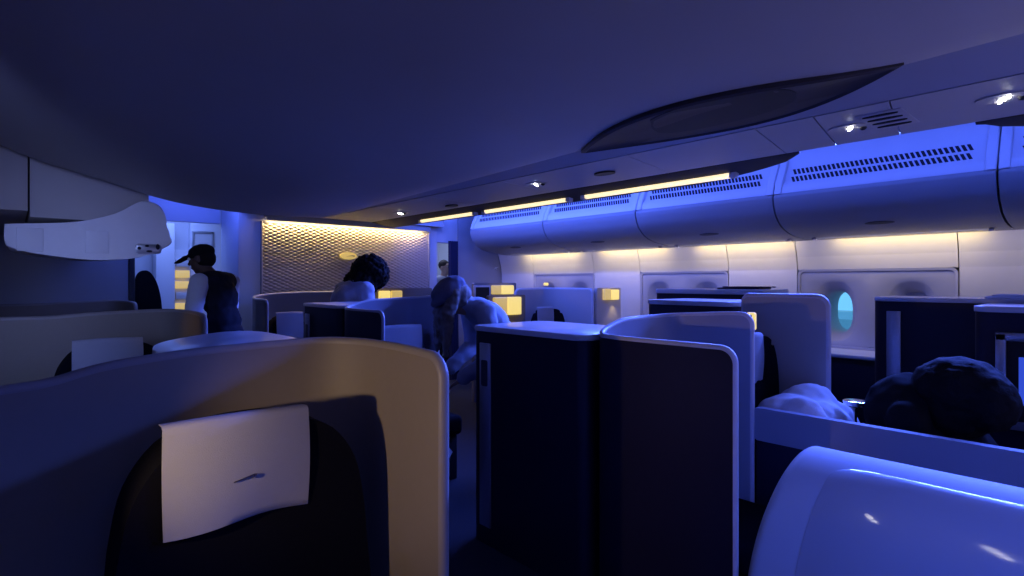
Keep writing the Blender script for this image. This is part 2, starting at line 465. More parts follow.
for ya, yb, lab in ((4.58, 5.66, 'farthest and shortest-looking glowing yellow strip light, by the quilted panel'), (3.26, 4.47, 'middle one of the three glowing yellow strip lights'), (1.78, 3.14, 'nearest and longest-looking glowing yellow strip light, with clear end cap')):
    t = thing('strip_light', (3.6, (ya + yb) / 2, 2.15), lab, 'strip light', 'yellow strip lights under the ceiling')
    bm = bmesh.new(); tube(bm, [(3.60, ya + .05, 2.130), (3.60, yb - .05, 2.130)], .025, 12)
    obj('tube', bm, 'warm', t)
    for yy in (ya, yb - .05): obj('end_cap', B(3.575, 3.625, yy, yy + .05, 2.105, 2.15, .006), 'clear', t)
# lens shaped monitor pod at the edge of the bulge
def lens_outline(x0, x1, ya, yb, n=24):
    ym = (ya + yb) / 2; xm = (x0 + x1) / 2; L = (yb - ya) / 2
    out = []
    for i in range(n + 1):
        k = -1 + 2 * i / n; out.append((xm + .03 * k + (x1 - xm) * (1 - abs(k) ** 2.0), ym + L * k))
    for i in range(1, n):
        k = 1 - 2 * i / n; out.append((xm + .03 * k - (xm - x0) * (1 - abs(k) ** 2.0), ym + L * k))
    return out
t = thing('ceiling_pod', (2.34, 1.28, 2.16), 'large dark lens-shaped ceiling pod with a stowed screen, near the top right', 'ceiling pod')
O = lens_outline(1.90, 2.66, .53, 2.02)
def bulgez(x, y):
    for p, q in zip(prof, prof[1:]):
        if x <= q.x: return p.y + (q.y - p.y) * (x - p.x) / (q.x - p.x) + .145 * (1 - y / 5)
    return prof[-1].y + .145 * (1 - y / 5)
def podz(x, y=1.28):
    k = max(0, min(1, (x - 2.25) / .41))
    return bulgez(min(x, 2.25), y) * (1 - k) + 2.180 * k - .016
bm = bmesh.new(); N = len(O)
cx, cy = 2.35, 1.285
R = []
for s, dz in ((1, .08), (1, .0), (.965, -.006), (.93, .004), (.6, .006), (.3, .006)):
    R.append([bm.verts.new((cx + (x - cx) * s, cy + (y - cy) * s, podz(cx + (x - cx) * s, cy + (y - cy) * s) + dz)) for x, y in O])
for a, b in zip(R, R[1:]):
    for k in range(N): bm.faces.new((a[k], a[(k + 1) % N], b[(k + 1) % N], b[k]))
bm.faces.new(R[-1])
obj('pod_housing', bm, 'lens', t)
bm = bmesh.new()
sc = [(1.99, 1.36), (2.15, 1.46), (2.30, 1.53), (2.40, 1.52), (2.46, 1.44), (2.485, 1.30), (2.47, 1.12), (2.39, .95), (2.25, .88), (2.10, .86), (2.0, .92), (1.95, 1.1), (1.95, 1.26)]
sc = [(p.x, p.y) for p in catmull([(x, y, 0) for x, y in sc + sc[:1]], 4)][:-1]
va = [bm.verts.new((x, y, podz(x, y) + .003)) for x, y in sc]; vb = [bm.verts.new((x, y, podz(x, y) + .03)) for x, y in sc]
bm.faces.new(va); bm.faces.new(vb[::-1])
for k in range(len(sc)): bm.faces.new((va[k], vb[k], vb[(k + 1) % len(sc)], va[(k + 1) % len(sc)]))
obj('stowed_screen', bm, 'screen', t)

# passenger service fittings
def disc(bm, c, r, h, n=20, sy=1.0):
    prism(bm, [(c[0] + r * math.cos(2 * PI * k / n), c[1] + r * sy * math.sin(2 * PI * k / n)) for k in range(n)], 'z', c[2] - h, c[2])
for x, y, z, lab in ((3.02, 3.10, 2.168, 'reading light cluster beyond the oval speaker, in the middle of the ceiling'), (3.18, 5.39, 2.168, 'farthest reading light cluster, near the quilted front panel'),
                  (3.07, .95, 2.168, 'pair of bright reading lights beside the louvred vent'), (3.04, .37, 2.168, 'brightest reading light cluster, at the far upper right of the ceiling'),
                  (1.08, .66, 2.135, 'reading light above the slanted console, seen as the upper glint in its gloss'), (1.07, .275, 2.14, 'reading light above the slanted console, seen as the lower right glint in its gloss')):
    t = thing('reading_light', (x, y, z), lab, 'reading light', 'reading lights in the ceiling service panels')
    bm = bmesh.new(); disc(bm, (x, y, z), .075, .006, 24, 1.25); obj('bezel', bm, 'panel', t)
    k0 = 3 if y != .95 else 2
    for k in range(k0):
        bm = bmesh.new(); disc(bm, (x + .030 * (k - 1), y + .018 * (k - 1), z - .005), .0058 if z > 2.15 else .009, .010, 12); obj('led', bm, 'led', t)
    bm = bmesh.new()
    bmesh.ops.create_uvsphere(bm, u_segments=14, v_segments=8, radius=.017, matrix=Matrix.Translation((x + .02, y - .055, z - .004)))
    obj('air_nozzle', bm, 'dark', t)
for x, y, lab in ((3.07, 2.47, 'dark oval speaker opening above the nearest yellow strip light'), (3.25, 4.53, 'dark oval speaker opening above the farther yellow strip lights')):
    bm = bmesh.new(); disc(bm, (x, y, 2.169), .05, .012, 24, 1.7)
    tag(obj('ceiling_speaker', bm, 'dark'), lab, 'speaker', 'oval openings in the service panels')
t = thing('louvre_vent', (3.02, .78, 2.168), 'small louvred vent with four dark slots, beside the pair of reading lights', 'vent')
obj('vent_plate', B(2.88, 3.2, .69, .87, 2.163, 2.1685, .002), 'panel', t)
for k in range(4):
    bm = bmesh.new(); x = 2.92 + .075 * k
    prism(bm, [(x + .012 * math.sin(2 * PI * j / 16), .78 + .07 * math.cos(2 * PI * j / 16)) for j in range(16)], 'z', 2.158, 2.1635); obj('slot', bm, 'slot', t)

# ------------------------------------------------------------------ front bulkhead with quilted panel
struct(obj('wall_bulkhead', B(1.87, 4.50, 6.62, 7.3, 0, 2.6, .01), 'laminate'))
t = thing('quilted_panel', (3.22, 6.60, 1.2), 'large quilted silver wall panel lit warm along its top, on the front bulkhead', 'wall panel')
bm = bmesh.new(); X0, X1, Z0, Z1 = 2.12, 4.33, 1.16, 2.08; nx, nz = 260, 190; cw, chh = .092, .040
grid = []
for j in range(nz + 1):
    z = Z0 + (Z1 - Z0) * j / nz; row = []
    for i in range(nx + 1):
        x = X0 + (X1 - X0) * i / nx
        a = x / cw + z / chh; b = x / cw - z / chh
        h = .013 * math.sqrt(abs(math.sin(PI * a / 1.0) * math.sin(PI * b / 1.0)))
        row.append(bm.verts.new((x, 6.600 - h, z)))
    grid.append(row)
for j in range(nz):
    for i in range(nx): bm.faces.new((grid[j][i], grid[j][i + 1], grid[j + 1][i + 1], grid[j + 1][i]))
obj('quilted_face', bm, 'quilt', t, angle=60)
fb = bmesh.new()
box(fb, X0 - .02, X0, 6.575, 6.62, Z0, Z1 + .02, .004); box(fb, X1, X1 + .02, 6.575, 6.62, Z0, Z1 + .02, .004); box(fb, X0 - .02, X1 + .02, 6.60, 6.62, Z1, Z1 + .02, .004)
obj('panel_frame', fb, 'metal', t)
bm = bmesh.new()
tube(bm, [(X0 + .05, 6.56, 2.13), (X1 - .05, 6.56, 2.13)], .012, 10)
wl = tag(obj('panel_light', bm, 'warm'), 'thin warm light tube above the quilted wall panel', 'strip light')
fb = bmesh.new(); box(fb, X0 + .02, X1 - .02, 6.50, 6.619, 2.145, 2.17, .004); box(fb, X0 + .02, X1 - .02, 6.495, 6.515, 2.105, 2.17, .004); obj('fitting', fb, 'panel', wl)
e = thing('emblem', (3.14, 6.58, 1.73), 'small glowing oval emblem with a dark ribbon on the quilted panel', 'emblem')
bm = bmesh.new(); prism(bm, [(3.14 + .11 * math.cos(2 * PI * k / 28), 1.735 + .045 * math.sin(2 * PI * k / 28)) for k in range(28)], 'y', 6.560, 6.588); obj('plaque', bm, 'lampdim', e)
bm = bmesh.new(); prism(bm, [(3.10, 1.728), (3.17, 1.740), (3.21, 1.742), (3.222, 1.735), (3.20, 1.724), (3.205, 1.732), (3.17, 1.733)], 'y', 6.556, 6.561); obj('ribbon', bm, 'mark', e)
struct(obj('ceiling_header_forward', B(2.0, 4.5, 6.45, 6.60, 2.175, 2.3), 'panel', smooth=False))

# right of the bulkhead: doorway, curtain, grey partition
struct(obj('wall_partition_right', B(4.86, 5.95, 6.64, 6.70, 0, 2.6, .008), 'laminate_grey'))
struct(obj('wall_door_header_right', B(4.5, 4.88, 6.64, 6.72, 1.97, 2.6, .008), 'laminate'))
bm = bmesh.new(); rows = []
for j in range(12):
    z = 2.0 - 2.0 * j / 11; row = []
    for i in range(33):
        u = i / 32; x = 4.66 + (.02 + .05 * max(0, (z - 1.2) * -.3)) + .17 * u; row.append(bm.verts.new((x, 6.60 + .018 * math.sin(u * PI * 9), z)))
    rows.append(row)
for a, b in zip(rows, rows[1:]):
    for k in range(32): bm.faces.new((a[k], a[k + 1], b[k + 1], b[k]))
tag(obj('curtain', bm, 'curtain', angle=80), 'dark blue curtain gathered beside the narrow doorway right of the quilted panel', 'curtain')
bm = bmesh.new(); prism(bm, [(5.55 , 1.60), (5.59, 1.64), (5.66, 1.645), (5.60, 1.625), (5.62, 1.60), (5.585, 1.615)], 'y', 6.628, 6.638)
tag(obj('sign_mark', bm, 'paper'), 'tiny pale mark on the grey front partition', 'sign')

# left front: partition, post, door zone
struct(obj('wall_partition_left', B(-.9, 1.0, 7.65, 7.72, 0, 2.6, .008), 'laminate_grey'))
struct(obj('trim_1', B(1.0, 1.06, 7.63, 7.74, 0, 2.5, .01), 'dark'))
struct(obj('wall_door_header_left', B(1.06, 1.87, 7.30, 7.36, 2.10, 2.62, .01), 'laminate'))
struct(obj('wall_galley_side', B(1.44, 1.66, 8.70, 8.95, 0, 2.2, .01), 'galley'))
t = thing('jump_seat', (1.22, 7.9, 0), 'dark rounded high-backed seat in the front doorway, under the open bin', 'seat')
pts = [(1.09, .5)] + [(p.x, p.y) for p in catmull([(1.09, .6, 0), (1.10, 1.2, 0), (1.12, 1.48, 0), (1.20, 1.55, 0), (1.27, 1.50, 0), (1.33, 1.36, 0), (1.37, 1.1, 0), (1.37, .6, 0)], 6)] + [(1.37, .5)]
bm = bmesh.new(); prism(bm, pts, 'y', 7.9, 8.02, .02, 3); obj('seat_back', bm, 'fabric', t)
obj('seat_pan', B(1.09, 1.37, 7.55, 7.9, .40, .50, .02), 'fabric', t)
obj('pedestal', B(1.12, 1.34, 7.62, 7.99, 0, .40, .01), 'dark', t)
# door panel with small framed window and galley rack
t = thing('galley_rack', (1.76, 8.8, 0), 'narrow lit galley rack with yellow-white shelves beside the capped person', 'galley rack')
obj('rack_body', B(1.665, 1.88, 8.86, 8.99, 0, 1.86, .004), 'galley', t)
for k in range(7):
    obj('shelf_insert', B(1.69, 1.86, 8.80, 8.855, .72 + .15 * k, .72 + .15 * k + .10, .006), 'lampdim' if k % 3 else 'paper', t)  # inserts glow by themselves, imitating warm light in the compartments
d = thing('door_panel', (2.1, 8.9, 0), 'pale blue-lit door panel with a small framed window behind the capped person', 'door')
obj('door_leaf', B(1.885, 2.42, 8.88, 8.99, 0, 2.3, .01), 'galley', d)
fb = bmesh.new()
for b_ in ((1.90, 1.93, 1.82, 2.12), (2.15, 2.18, 1.82, 2.12), (1.90, 2.18, 2.10, 2.13), (1.90, 2.18, 1.80, 1.83)): box(fb, b_[0], b_[1], 8.86, 8.882, b_[2], b_[3], .003)
w = obj('viewer_frame', fb, 'metal', d); obj('viewer_pane', B(1.93, 2.15, 8.872, 8.881, 1.83, 2.10), 'paper', w)
hb = bmesh.new(); box(hb, 2.36, 2.40, 8.85, 8.88, 1.25, 1.32, .005); obj('door_handle', hb, 'dark', d)
fb = bmesh.new()
box(fb, 2.33, 2.336, 8.872, 8.881, .1, 1.87); box(fb, 2.33, 2.5, 8.872, 8.881, 1.865, 1.871); obj('access_seam', fb, 'dark', d)

# ------------------------------------------------------------------ left overhead housing with the dropped open bucket
bm = bmesh.new(); box(bm, -.9, .09, 5.12, 7.6, 1.9, 2.6, .006); struct_l = obj('ceiling_bin_housing', bm, 'ceiling'); struct(struct_l)
bm = bmesh.new(); box(bm, .1, .80, 5.12, 7.6, 1.86, 2.6, .006); struct(obj('ceiling_bin_housing_panel', bm, 'ceiling'))
t = thing('open_bin', (.45, 5.06, 1.57), 'pale grey open overhead bin bucket hanging down at the far left', 'overhead bin')
bk = [(-.03, 1.80), (-.03, 1.69), (0, 1.64), (.15, 1.603), (.37, 1.574), (.546, 1.572), (.732, 1.598), (.86, 1.655), (.945, 1.72), (.915, 1.80), (.90, 1.92), (.86, 2.0), (.77, 2.03), (.70, 2.0), (.577, 1.915), (.371, 1.845), (.15, 1.815)]
bk = [(p.x, p.y) for p in catmull([(x, z, 0) for x, z in bk + bk[:1]], 3)][:-1]
bm = bmesh.new(); prism(bm, bk, 'y', 5.05, 5.11, .012, 3); obj('end_panel', bm, 'bucket', t)
ctr = Vector((.45, 1.78))
inn = [(.45 + (x - .45) * .965, min(1.845, 1.78 + (z - 1.78) * .93)) for x, z in bk]
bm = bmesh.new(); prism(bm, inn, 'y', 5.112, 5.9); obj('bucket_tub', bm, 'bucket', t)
lb = bmesh.new()
prism(lb, roundrect(.70, .87, 1.625, 1.70, .025), 'y', 5.035, 5.052, .004)
l = obj('latch_plate', lb, 'metal', t); l['label'] = 'metal latch plate with dark holes'
for cx_, cz_, rx, rz in ((.725, 1.665, .012, .012), (.775, 1.685, .014, .009), (.79, 1.645, .02, .008), (.845, 1.68, .013, .022)):
    bm = bmesh.new(); prism(bm, [(cx_ + rx * math.cos(2 * PI * k / 14), cz_ + rz * math.sin(2 * PI * k / 14)) for k in range(14)], 'y', 5.030, 5.0352); obj('latch_hole', bm, 'slot', l)
for x in (.03, .40): obj('rib', B(x, x + .14, 5.043, 5.052, 1.62, 1.78, .004), 'bucket', t)

# ------------------------------------------------------------------ seats
def seat(loc, label, path, c0, c1, back, z_in=.25, rim='rim', outer='shell_out', inner='shell_in', group='seats with wrap-around shells', t=.036, yseat=None):
    root = thing('airline_seat', loc, label, 'airline seat', group)
    D = dense(path, c0, c1)
    obj('shell', sheet(D, 0.0, -t / 2, 0.0, .004), outer, root, angle=40)
    obj('shell_lining', sheet(D, 0.05, 0.0005, t / 2, .004), inner, root, angle=40)
    obj('shell_rim', rimtube(D, .02, t / 2 + .0005), rim, root, angle=60)
    xc, yf, w, zt = back
    # arched backrest, front face at yf, leaning slightly
    pts = []
    hw = w / 2
    for x, z in ((-hw - .02, .42), (-hw, .62), (-hw * .97, zt - .30), (-hw * .88, zt - .16), (-hw * .66, zt - .055), (-hw * .35, zt - .01), (0, zt), (hw * .35, zt - .01), (hw * .66, zt - .055), (hw * .88, zt - .16), (hw * .97, zt - .30), (hw, .62), (hw + .02, .42)):
        pts.append((xc + x, z, 0))
    P = [(p.x, p.y) for p in catmull(pts, 4)]
    bm = bmesh.new(); prism(bm, P, 'y', yf, yf + .17, .035, 4)
    obj('backrest', bm, 'fabric', root, angle=60)
    obj('seat_cushion', B(xc - hw + .02, xc + hw - .02, yf - .50, yf + .02, .32, .46, .04, 4), 'fabric', root)
    obj('seat_base', B(xc - hw + .05, xc + hw - .05, yf - .46, yf + .14, 0, .318, .01), 'dark', root)
    return root
def cover(x0, x1, y, z0, z1, label, mark=True, tilt=.0):
    bm = bmesh.new(); n = 14; rows = []
    for j in range(n + 1):
        v = j / n; row = []
        for i in range(n + 1):
            u = i / n
            bow = -.016 * math.sin(PI * u) - .006 * math.sin(PI * v)
            fl = .010 * (1 - v) ** 2 * math.sin(u * 5 + 1)
            row.append(Vector((x0 + (x1 - x0) * u + .006 * math.sin(v * 3) * (u - .5), y + bow - fl - .012 * (1 - v) * tilt, z0 + (z1 - z0) * v + .006 * math.sin(PI * u) - .004 * (1 - v) * math.sin(u * 7))))
        rows.append(row)
    # fold over the top of the seat
    top = rows[-1]
    rows.append([p + Vector((0, .012, .008)) for p in top]); rows.append([p + Vector((0, .05, .006)) for p in top])
    fr = [[bm.verts.new(p) for p in r] for r in rows]; bk_ = [[bm.verts.new(p + Vector((0, .004, -.002))) for p in r] for r in rows]
    for G, fl in ((fr, 0), (bk_, 1)):
        for a, b in zip(G, G[1:]):
            for k in range(n):
                f = (a[k], a[k + 1], b[k + 1], b[k]); bm.faces.new(f if not fl else f[::-1])
    m_ = len(fr)
    for k in range(n):
        bm.faces.new((fr[0][k], bk_[0][k], bk_[0][k + 1], fr[0][k + 1])); bm.faces.new((fr[-1][k], fr[-1][k + 1], bk_[-1][k + 1], bk_[-1][k]))
    for j in range(m_ - 1):
        bm.faces.new((fr[j][0], fr[j + 1][0], bk_[j + 1][0], bk_[j][0])); bm.faces.new((fr[j][n], bk_[j][n], bk_[j + 1][n], fr[j + 1][n]))
    o = tag(obj('headrest_cover', bm, 'cloth', angle=60), label, 'headrest cover', 'white headrest covers')
    if mark:
        w = x1 - x0; h = z1 - z0; cx_ = x0 + w * .52; cz_ = z0 + h * .43
        up = [(-.055, -.004), (-.02, .003), (.01, .010), (.032, .014), (.043, .012), (.040, .005), (.022, -.004), (.032, .004), (.030, .008), (.012, .006), (-.02, .0), (-.055, -.0055)]
        mb = bmesh.new(); prism(mb, [(cx_ + a * w / .37 * .6, cz_ + b * w / .37 * .6) for a, b in up], 'y', y - .0265, y - .0225)
        mm = obj('ribbon_mark', mb, 'mark', o); mm['label'] = 'dark printed ribbon mark'
    return o

S_PATH = [(-.76, 1.45, 1.10), (-.74, 1.75, 1.12), (-.55, 1.92, 1.135), (-.15, 1.93, 1.125), (.0, 1.93, 1.13), (.08, 1.93, 1.138), (.20, 1.93, 1.168), (.40, 1.93, 1.188), (.60, 1.935, 1.195), (.80, 1.915, 1.20), (.91, 1.82, 1.197), (.95, 1.68, 1.192), (.958, 1.55, 1.188), (.962, 1.385, 1.18)]
for k, (dy, lab, clab) in enumerate(((0, 'nearest tan-lined wrap-around seat shell, filling the lower left', 'largest white headrest cover with a small dark ribbon mark, at lower left'),
                                     (2.75, 'second wrap-around seat shell at left, just behind the nearest one', 'white headrest cover half hidden behind the nearest seat shell'),
                                     (5.50, 'third and farthest wrap-around seat shell on the left, by the partition', None))):
    P = [(x, y + dy, z + (.0 if k == 0 else (.015 if x < .2 else 0))) for x, y, z in S_PATH]
    if k: P = [(x, y, max(z, 1.175)) for x, y, z in P]
    seat((.1, 1.6 + dy, 0), lab, P, 0, .06, (.51, 1.628 + dy, .66, 1.025), rim='rim_tan')
    if clab: cover(.283, .65, 1.622 + dy, .763, 1.04, clab, True)

# centre block aisle seats, rear-facing, dark outside
BP = [(1.9, .95, 1.172), (1.9, 1.15, 1.172), (1.9, 1.38, 1.172), (1.904, 1.50, 1.174), (1.93, 1.565, 1.178), (2.0, 1.603, 1.198), (2.15, 1.618, 1.228), (2.34, 1.605, 1.236), (2.46, 1.54, 1.244), (2.497, 1.40, 1.252), (2.5, 1.28, 1.26), (2.5, 1.17, 1.262)]
for k, (dy, lab, clab, dz) in enumerate(((0, 'dark-sided seat shell with pale blue rim, right of the tall dark cabinet', None, 0),
                                     (2.50, 'smaller dark-sided seat shell with blue rim, beyond the nearest tan shell', 'blue-lit white headrest cover just right of the small dark cabinet', .03),
                                     (4.82, 'pale inner-lit seat shell in front of the quilted panel', 'crumpled white headrest cover in front of the quilted panel', .06))):
    P = [(x, y + dy * (1 if k < 2 else 1) , z + dz) for x, y, z in BP]
    if k == 2: P = [(1.9, 5.77, 1.225), (1.9, 5.95, 1.228), (1.9, 6.12, 1.232), (1.95, 6.32, 1.25), (2.1, 6.41, 1.27), (2.4, 6.42, 1.285), (2.75, 6.42, 1.29), (3.08, 6.42, 1.29)]
    seat((2.2, 1.4 + dy, 0), lab, P, .05, .05, (2.21, 1.22 + dy, .46, 1.05), outer='navy' if k < 2 else 'shell_out', inner='divider' if k < 2 else 'shell_in', group='rear-facing seats of the centre block', t=.026)
    if clab:
        if k == 1: cover(2.06, 2.38, 1.215 + dy, .80, 1.075, clab, False)
        else: cover(2.08, 2.36, 1.215 + dy, .80, 1.08, clab, False, 1.5)
# inner centre seat
DP = [(3.1, 1.49, 1.33), (3.1, 1.35, 1.33), (3.1, 1.2, 1.33), (3.1, 1.06, 1.33)]
r = seat((2.8, 1.3, 0), 'tall grey seat wing with rounded corner in front of the open window', DP, .03, .05, (2.79, 1.25, .40, 1.14), outer='shell_out', inner='wing', group='seats beyond the low blue divider')
obj('shell_back', B(2.57, 3.078, 1.45, 1.485, 0, 1.08, .01), 'shell_out', r)
cover(2.60, 2.79, 1.248, .92, 1.15, 'narrow blue-lit headrest cover under the small yellow lamp, beside the grey wing', False)
# right block seats
GP = [(4.40, 4.86, 1.315), (4.52, 4.862, 1.32), (4.70, 4.862, 1.322), (4.86, 4.845, 1.325), (4.97, 4.72, 1.325), (5.0, 4.50, 1.325), (5.0, 4.2, 1.325)]
seat((4.7, 4.5, 0), 'grey wrap-around seat shell under the far shuttered windows', GP, .05, .05, (4.68, 4.52, .46, 1.10), outer='shell_out', inner='wing', group='seats along the right wall')
cover(4.42, 4.68, 4.515, .86, 1.115, 'blue-lit headrest cover under the far shuttered windows, above the dark cabinet top', False)

# low divider with the ledge
t = thing('privacy_divider', (2.52, .0, 0), 'long low blue divider running behind the glossy console at right', 'divider')
bm = bmesh.new(); prism(bm, roundrect(-1.5, 1.16, .70, .845, .012), 'x', 2.50, 2.54, .006, 2); obj('screen_panel', bm, 'divider', t)
obj('lower_panel', B(2.505, 2.535, -1.5, 1.15, 0, .702), 'navy', t)

# ------------------------------------------------------------------ cabinets
def cabinet(loc, label, x0, x1, y0, y1, zt, strip=True, top='gloss', group='dark side cabinets', strip_y=None, topth=.028):
    root = thing('side_cabinet', loc, label, 'cabinet', group)
    P = roundrect(x0 + .006, x1, y0 + .004, y1, .05, 6)
    bm = bmesh.new(); prism(bm, P, 'z', 0, zt - topth); obj('cabinet_body', bm, 'navy', root, angle=40)
    P2 = roundrect(x0 - .004, x1 + .004, y0, y1 + .004, .055, 8)
    bm = bmesh.new(); prism(bm, P2, 'z', zt - topth + .001, zt, .009, 3); obj('cabinet_top', bm, top, root, angle=40)
    if strip:
        ys = strip_y or (y1 - .165, y1 - .075)
        h = obj('handle_strip', B(x0 - .006, x0 + .006, ys[0], ys[1], .10, zt - .09, .004), 'metal', root); h['label'] = 'vertical brushed metal strip'
        if strip_y: return root
        ym = (ys[0] + ys[1]) / 2
        lb = bmesh.new(); prism(lb, roundrect(ym - .026, ym + .026, zt - .32, zt - .18, .01), 'x', x0 - .0085, x0 - .0058); obj('latch', lb, 'latch', h)
    return root
cabinet((2.2, 2.0, 0), 'tall dark cabinet with glossy blue-lit top and metal strip, centre foreground', 1.9, 2.44, 1.645, 2.46, 1.172)
bpy.data.objects['side_cabinet'].location = (2.2, 2.0, 0)
cabinet((2.2, 4.5, 0), 'small dark cabinet with blue-lit top behind the nearest tan seat shell', 1.9, 2.44, 4.145, 4.88, 1.228)
cabinet((4.6, .7, 0), 'dark cabinet with grey vertical strip beneath the shuttered window at right', 4.3, 4.85, -.2, 1.19, 1.31, strip_y=(1.03, 1.11), group='cabinets along the right side', top='gloss')
cabinet((4.6, 2.4, 0), 'dark cabinet with thin flat top below the pair of shuttered windows', 4.3, 4.85, 1.94, 2.9, 1.35, strip=False, group='cabinets along the right side', topth=.04)
cabinet((3.5, 1.9, 0), 'dark cabinet with pale blue overhanging top, behind the blue divider', 3.22, 3.74, 1.60, 2.24, 1.29, strip=False, group='cabinets along the right side', topth=.03)
r = cabinet((3.85, .1, 0), 'dark cabinet with pale-edged top at the far right, holding a framed screen', 3.62, 4.1, -.6, .56, 1.29, strip=False, group='cabinets along the right side', topth=.03)
fb = bmesh.new()
for a, b, c, d_ in ((.43, .47, .72, 1.16), (-.05, .0, .72, 1.16), (-.05, .47, 1.125, 1.165), (-.05, .47, .70, .74)): box(fb, 3.585, 3.615, a, b, c, d_, .004)
mf = tag(obj('screen_frame', fb, 'metal'), 'grey framed dark screen with a blue edge at the far right, behind the dark-haired person', 'screen')
obj('screen_glass', B(3.60, 3.613, 0, .43, .74, 1.125), 'screen', mf)
obj('screen_glow', B(3.596, 3.5995, .30, .385, .82, 1.05), 'bluescreen', mf)
# papers on far cabinets
for x0, x1, y0, y1, z, lab in ((4.36, 4.62, .30, .62, 1.312, 'thin stack of papers on the dark cabinet at far right'), (4.4, 4.62, 2.0, 2.35, 1.352, 'thin dark booklet lying on the cabinet below the shuttered windows')):
    bm = bmesh.new(); box(bm, x0, x1, y0, y1, z, z + .012, .002); box(bm, x0 + .03, x1 + .05, y0 - .02, y1 - .03, z + .0125, z + .022, .002)
    tag(obj('booklet', bm, 'paper' if y0 < 1 else 'navy'), lab, 'booklet')

# glossy slanted side consoles of the left block
def console(loc, label, dx, dy, y_end, y_aft, group):
    root = thing('side_console', loc, label, 'console', group)
    pr = catmull([(x, z, 0) for x, z in ((.945, .62), (.965, .76), (.985, .855), (1.015, .92), (1.06, .975), (1.125, 1.022), (1.19, 1.05), (1.25, 1.062), (1.295, 1.055), (1.315, 1.02), (1.318, .9), (1.318, .6))], 5)
    pr = [(p.x + dx, p.y) for p in pr] + [(1.318 + dx, 0.0), (.945 + dx, 0.0)]
    cx_, cz_ = 1.15 + dx, .80
    bm = bmesh.new(); rows = []
    for k in range(9):
        a = k / 8 * PI / 2; ins = .05 * (1 - math.sin(a)); yy = y_end - .05 * (1 - math.cos(a))
        rows.append((ins, yy))
    rows = [(.05 * (1 - math.cos(k / 8 * PI / 2)), y_end - .05 * math.sin(k / 8 * PI / 2)) for k in range(9)][::-1]
    # rows: from the end cap inward -> order aft
    ringdata = []
    for k in range(9):
        a = (k / 8) * PI / 2
        ringdata.append((.025 * (1 - math.sin(a)), y_end + .01 - .025 * (1 - math.cos(a))))
    ringdata.append((0, y_aft))
    R = []
    for ins, yy in ringdata:
        ring = []
        for x, z in pr:
            d = Vector((x - cx_, z - cz_)); L = d.length
            q = Vector((cx_, cz_)) + d * max(0, (L - ins) / L)
            ring.append(bm.verts.new((q.x, yy + dy, max(0, q.y) if z > 0 else 0)))
        R.append(ring)
    n = len(pr)
    for a, b in zip(R, R[1:]):
        for k in range(n): bm.faces.new((a[k], a[(k + 1) % n], b[(k + 1) % n], b[k]))
    bm.faces.new(R[0]); bm.faces.new(R[-1][::-1])
    obj('console_body', bm, 'console', root, angle=50)
    # raised inset panel following the slope
    sl = [p for p in pr[:60] if .99 + dx < p[0] < 1.205 + dx and p[1] > .8]
    bm = bmesh.new(); ny = 24; top = []; bot = []
    ya, yb = y_aft + .05, y_end - .075
    m_ = len(sl)
    for i, (x, z) in enumerate(sl):
        nx_ = Vector((sl[min(i + 1, m_ - 1)][0] - sl[max(i - 1, 0)][0], sl[min(i + 1, m_ - 1)][1] - sl[max(i - 1, 0)][1])).normalized()
        nrm = Vector((-nx_.y, nx_.x))
        c = 0
        f = i / (m_ - 1)
        rr = max(0, (f - .82) / .18); c = .05 * (1 - math.sqrt(max(0, 1 - rr * rr)))
        r1, r2 = [], []
        for j in range(ny + 1):
            y = ya + (yb - c - ya) * j / ny
            h = .009 if (0 < i < m_ - 1 and j < ny) else .0015
            r1.append(bm.verts.new((x + nrm.x * h, y + dy, z + nrm.y * h))); r2.append(bm.verts.new((x - nrm.x * .004, y + dy, z - nrm.y * .004)))
        top.append(r1); bot.append(r2)
    for G in (top, bot):
        for a, b in zip(G, G[1:]):
            for k in range(ny): bm.faces.new((a[k], a[k + 1], b[k + 1], b[k]))
    for k in range(ny):
        bm.faces.new((top[0][k], top[0][k + 1], bot[0][k + 1], bot[0][k])); bm.faces.new((top[-1][k], top[-1][k + 1], bot[-1][k + 1], bot[-1][k]))
    for a in range(m_ - 1):
        bm.faces.new((top[a][0], top[a + 1][0], bot[a + 1][0], bot[a][0])); bm.faces.new((top[a][ny], top[a + 1][ny], bot[a + 1][ny], bot[a][ny]))
    obj('inset_panel', bm, 'console2', root, angle=45)
    return root
console((1.15, 0, 0), 'large glossy blue slanted console with inset panel, lower right corner', 0, 0, .47, -1.2, 'glossy consoles')
# glossy top of the cabinet between the first and second seat on the left
t = thing('glossy_console', (.75, 3.0, 0), 'glossy blue-lit console top between the first and second left seat shells', 'console', 'glossy consoles')
O = [(.42, 2.62), (.47, 2.86), (.56, 3.05), (.72, 3.24), (.86, 3.36), (.96, 3.38), (1.03, 3.30), (1.05, 3.0), (1.05, 2.3), (.42, 2.3)]
O = [(p.x, p.y) for p in catmull([(x, y, 0) for x, y in O[:8]], 4)] + O[8:]
bm = bmesh.new(); prism(bm, O, 'z', 1.10, 1.135, .014, 3); obj('console_top', bm, 'gloss', t)
inn = [(.74 + (x - .74) * .95, 2.85 + (y - 2.85) * .95) for x, y in O]
bm = bmesh.new(); prism(bm, inn, 'z', 0, 1.099); obj('console_body', bm, 'navy', t)

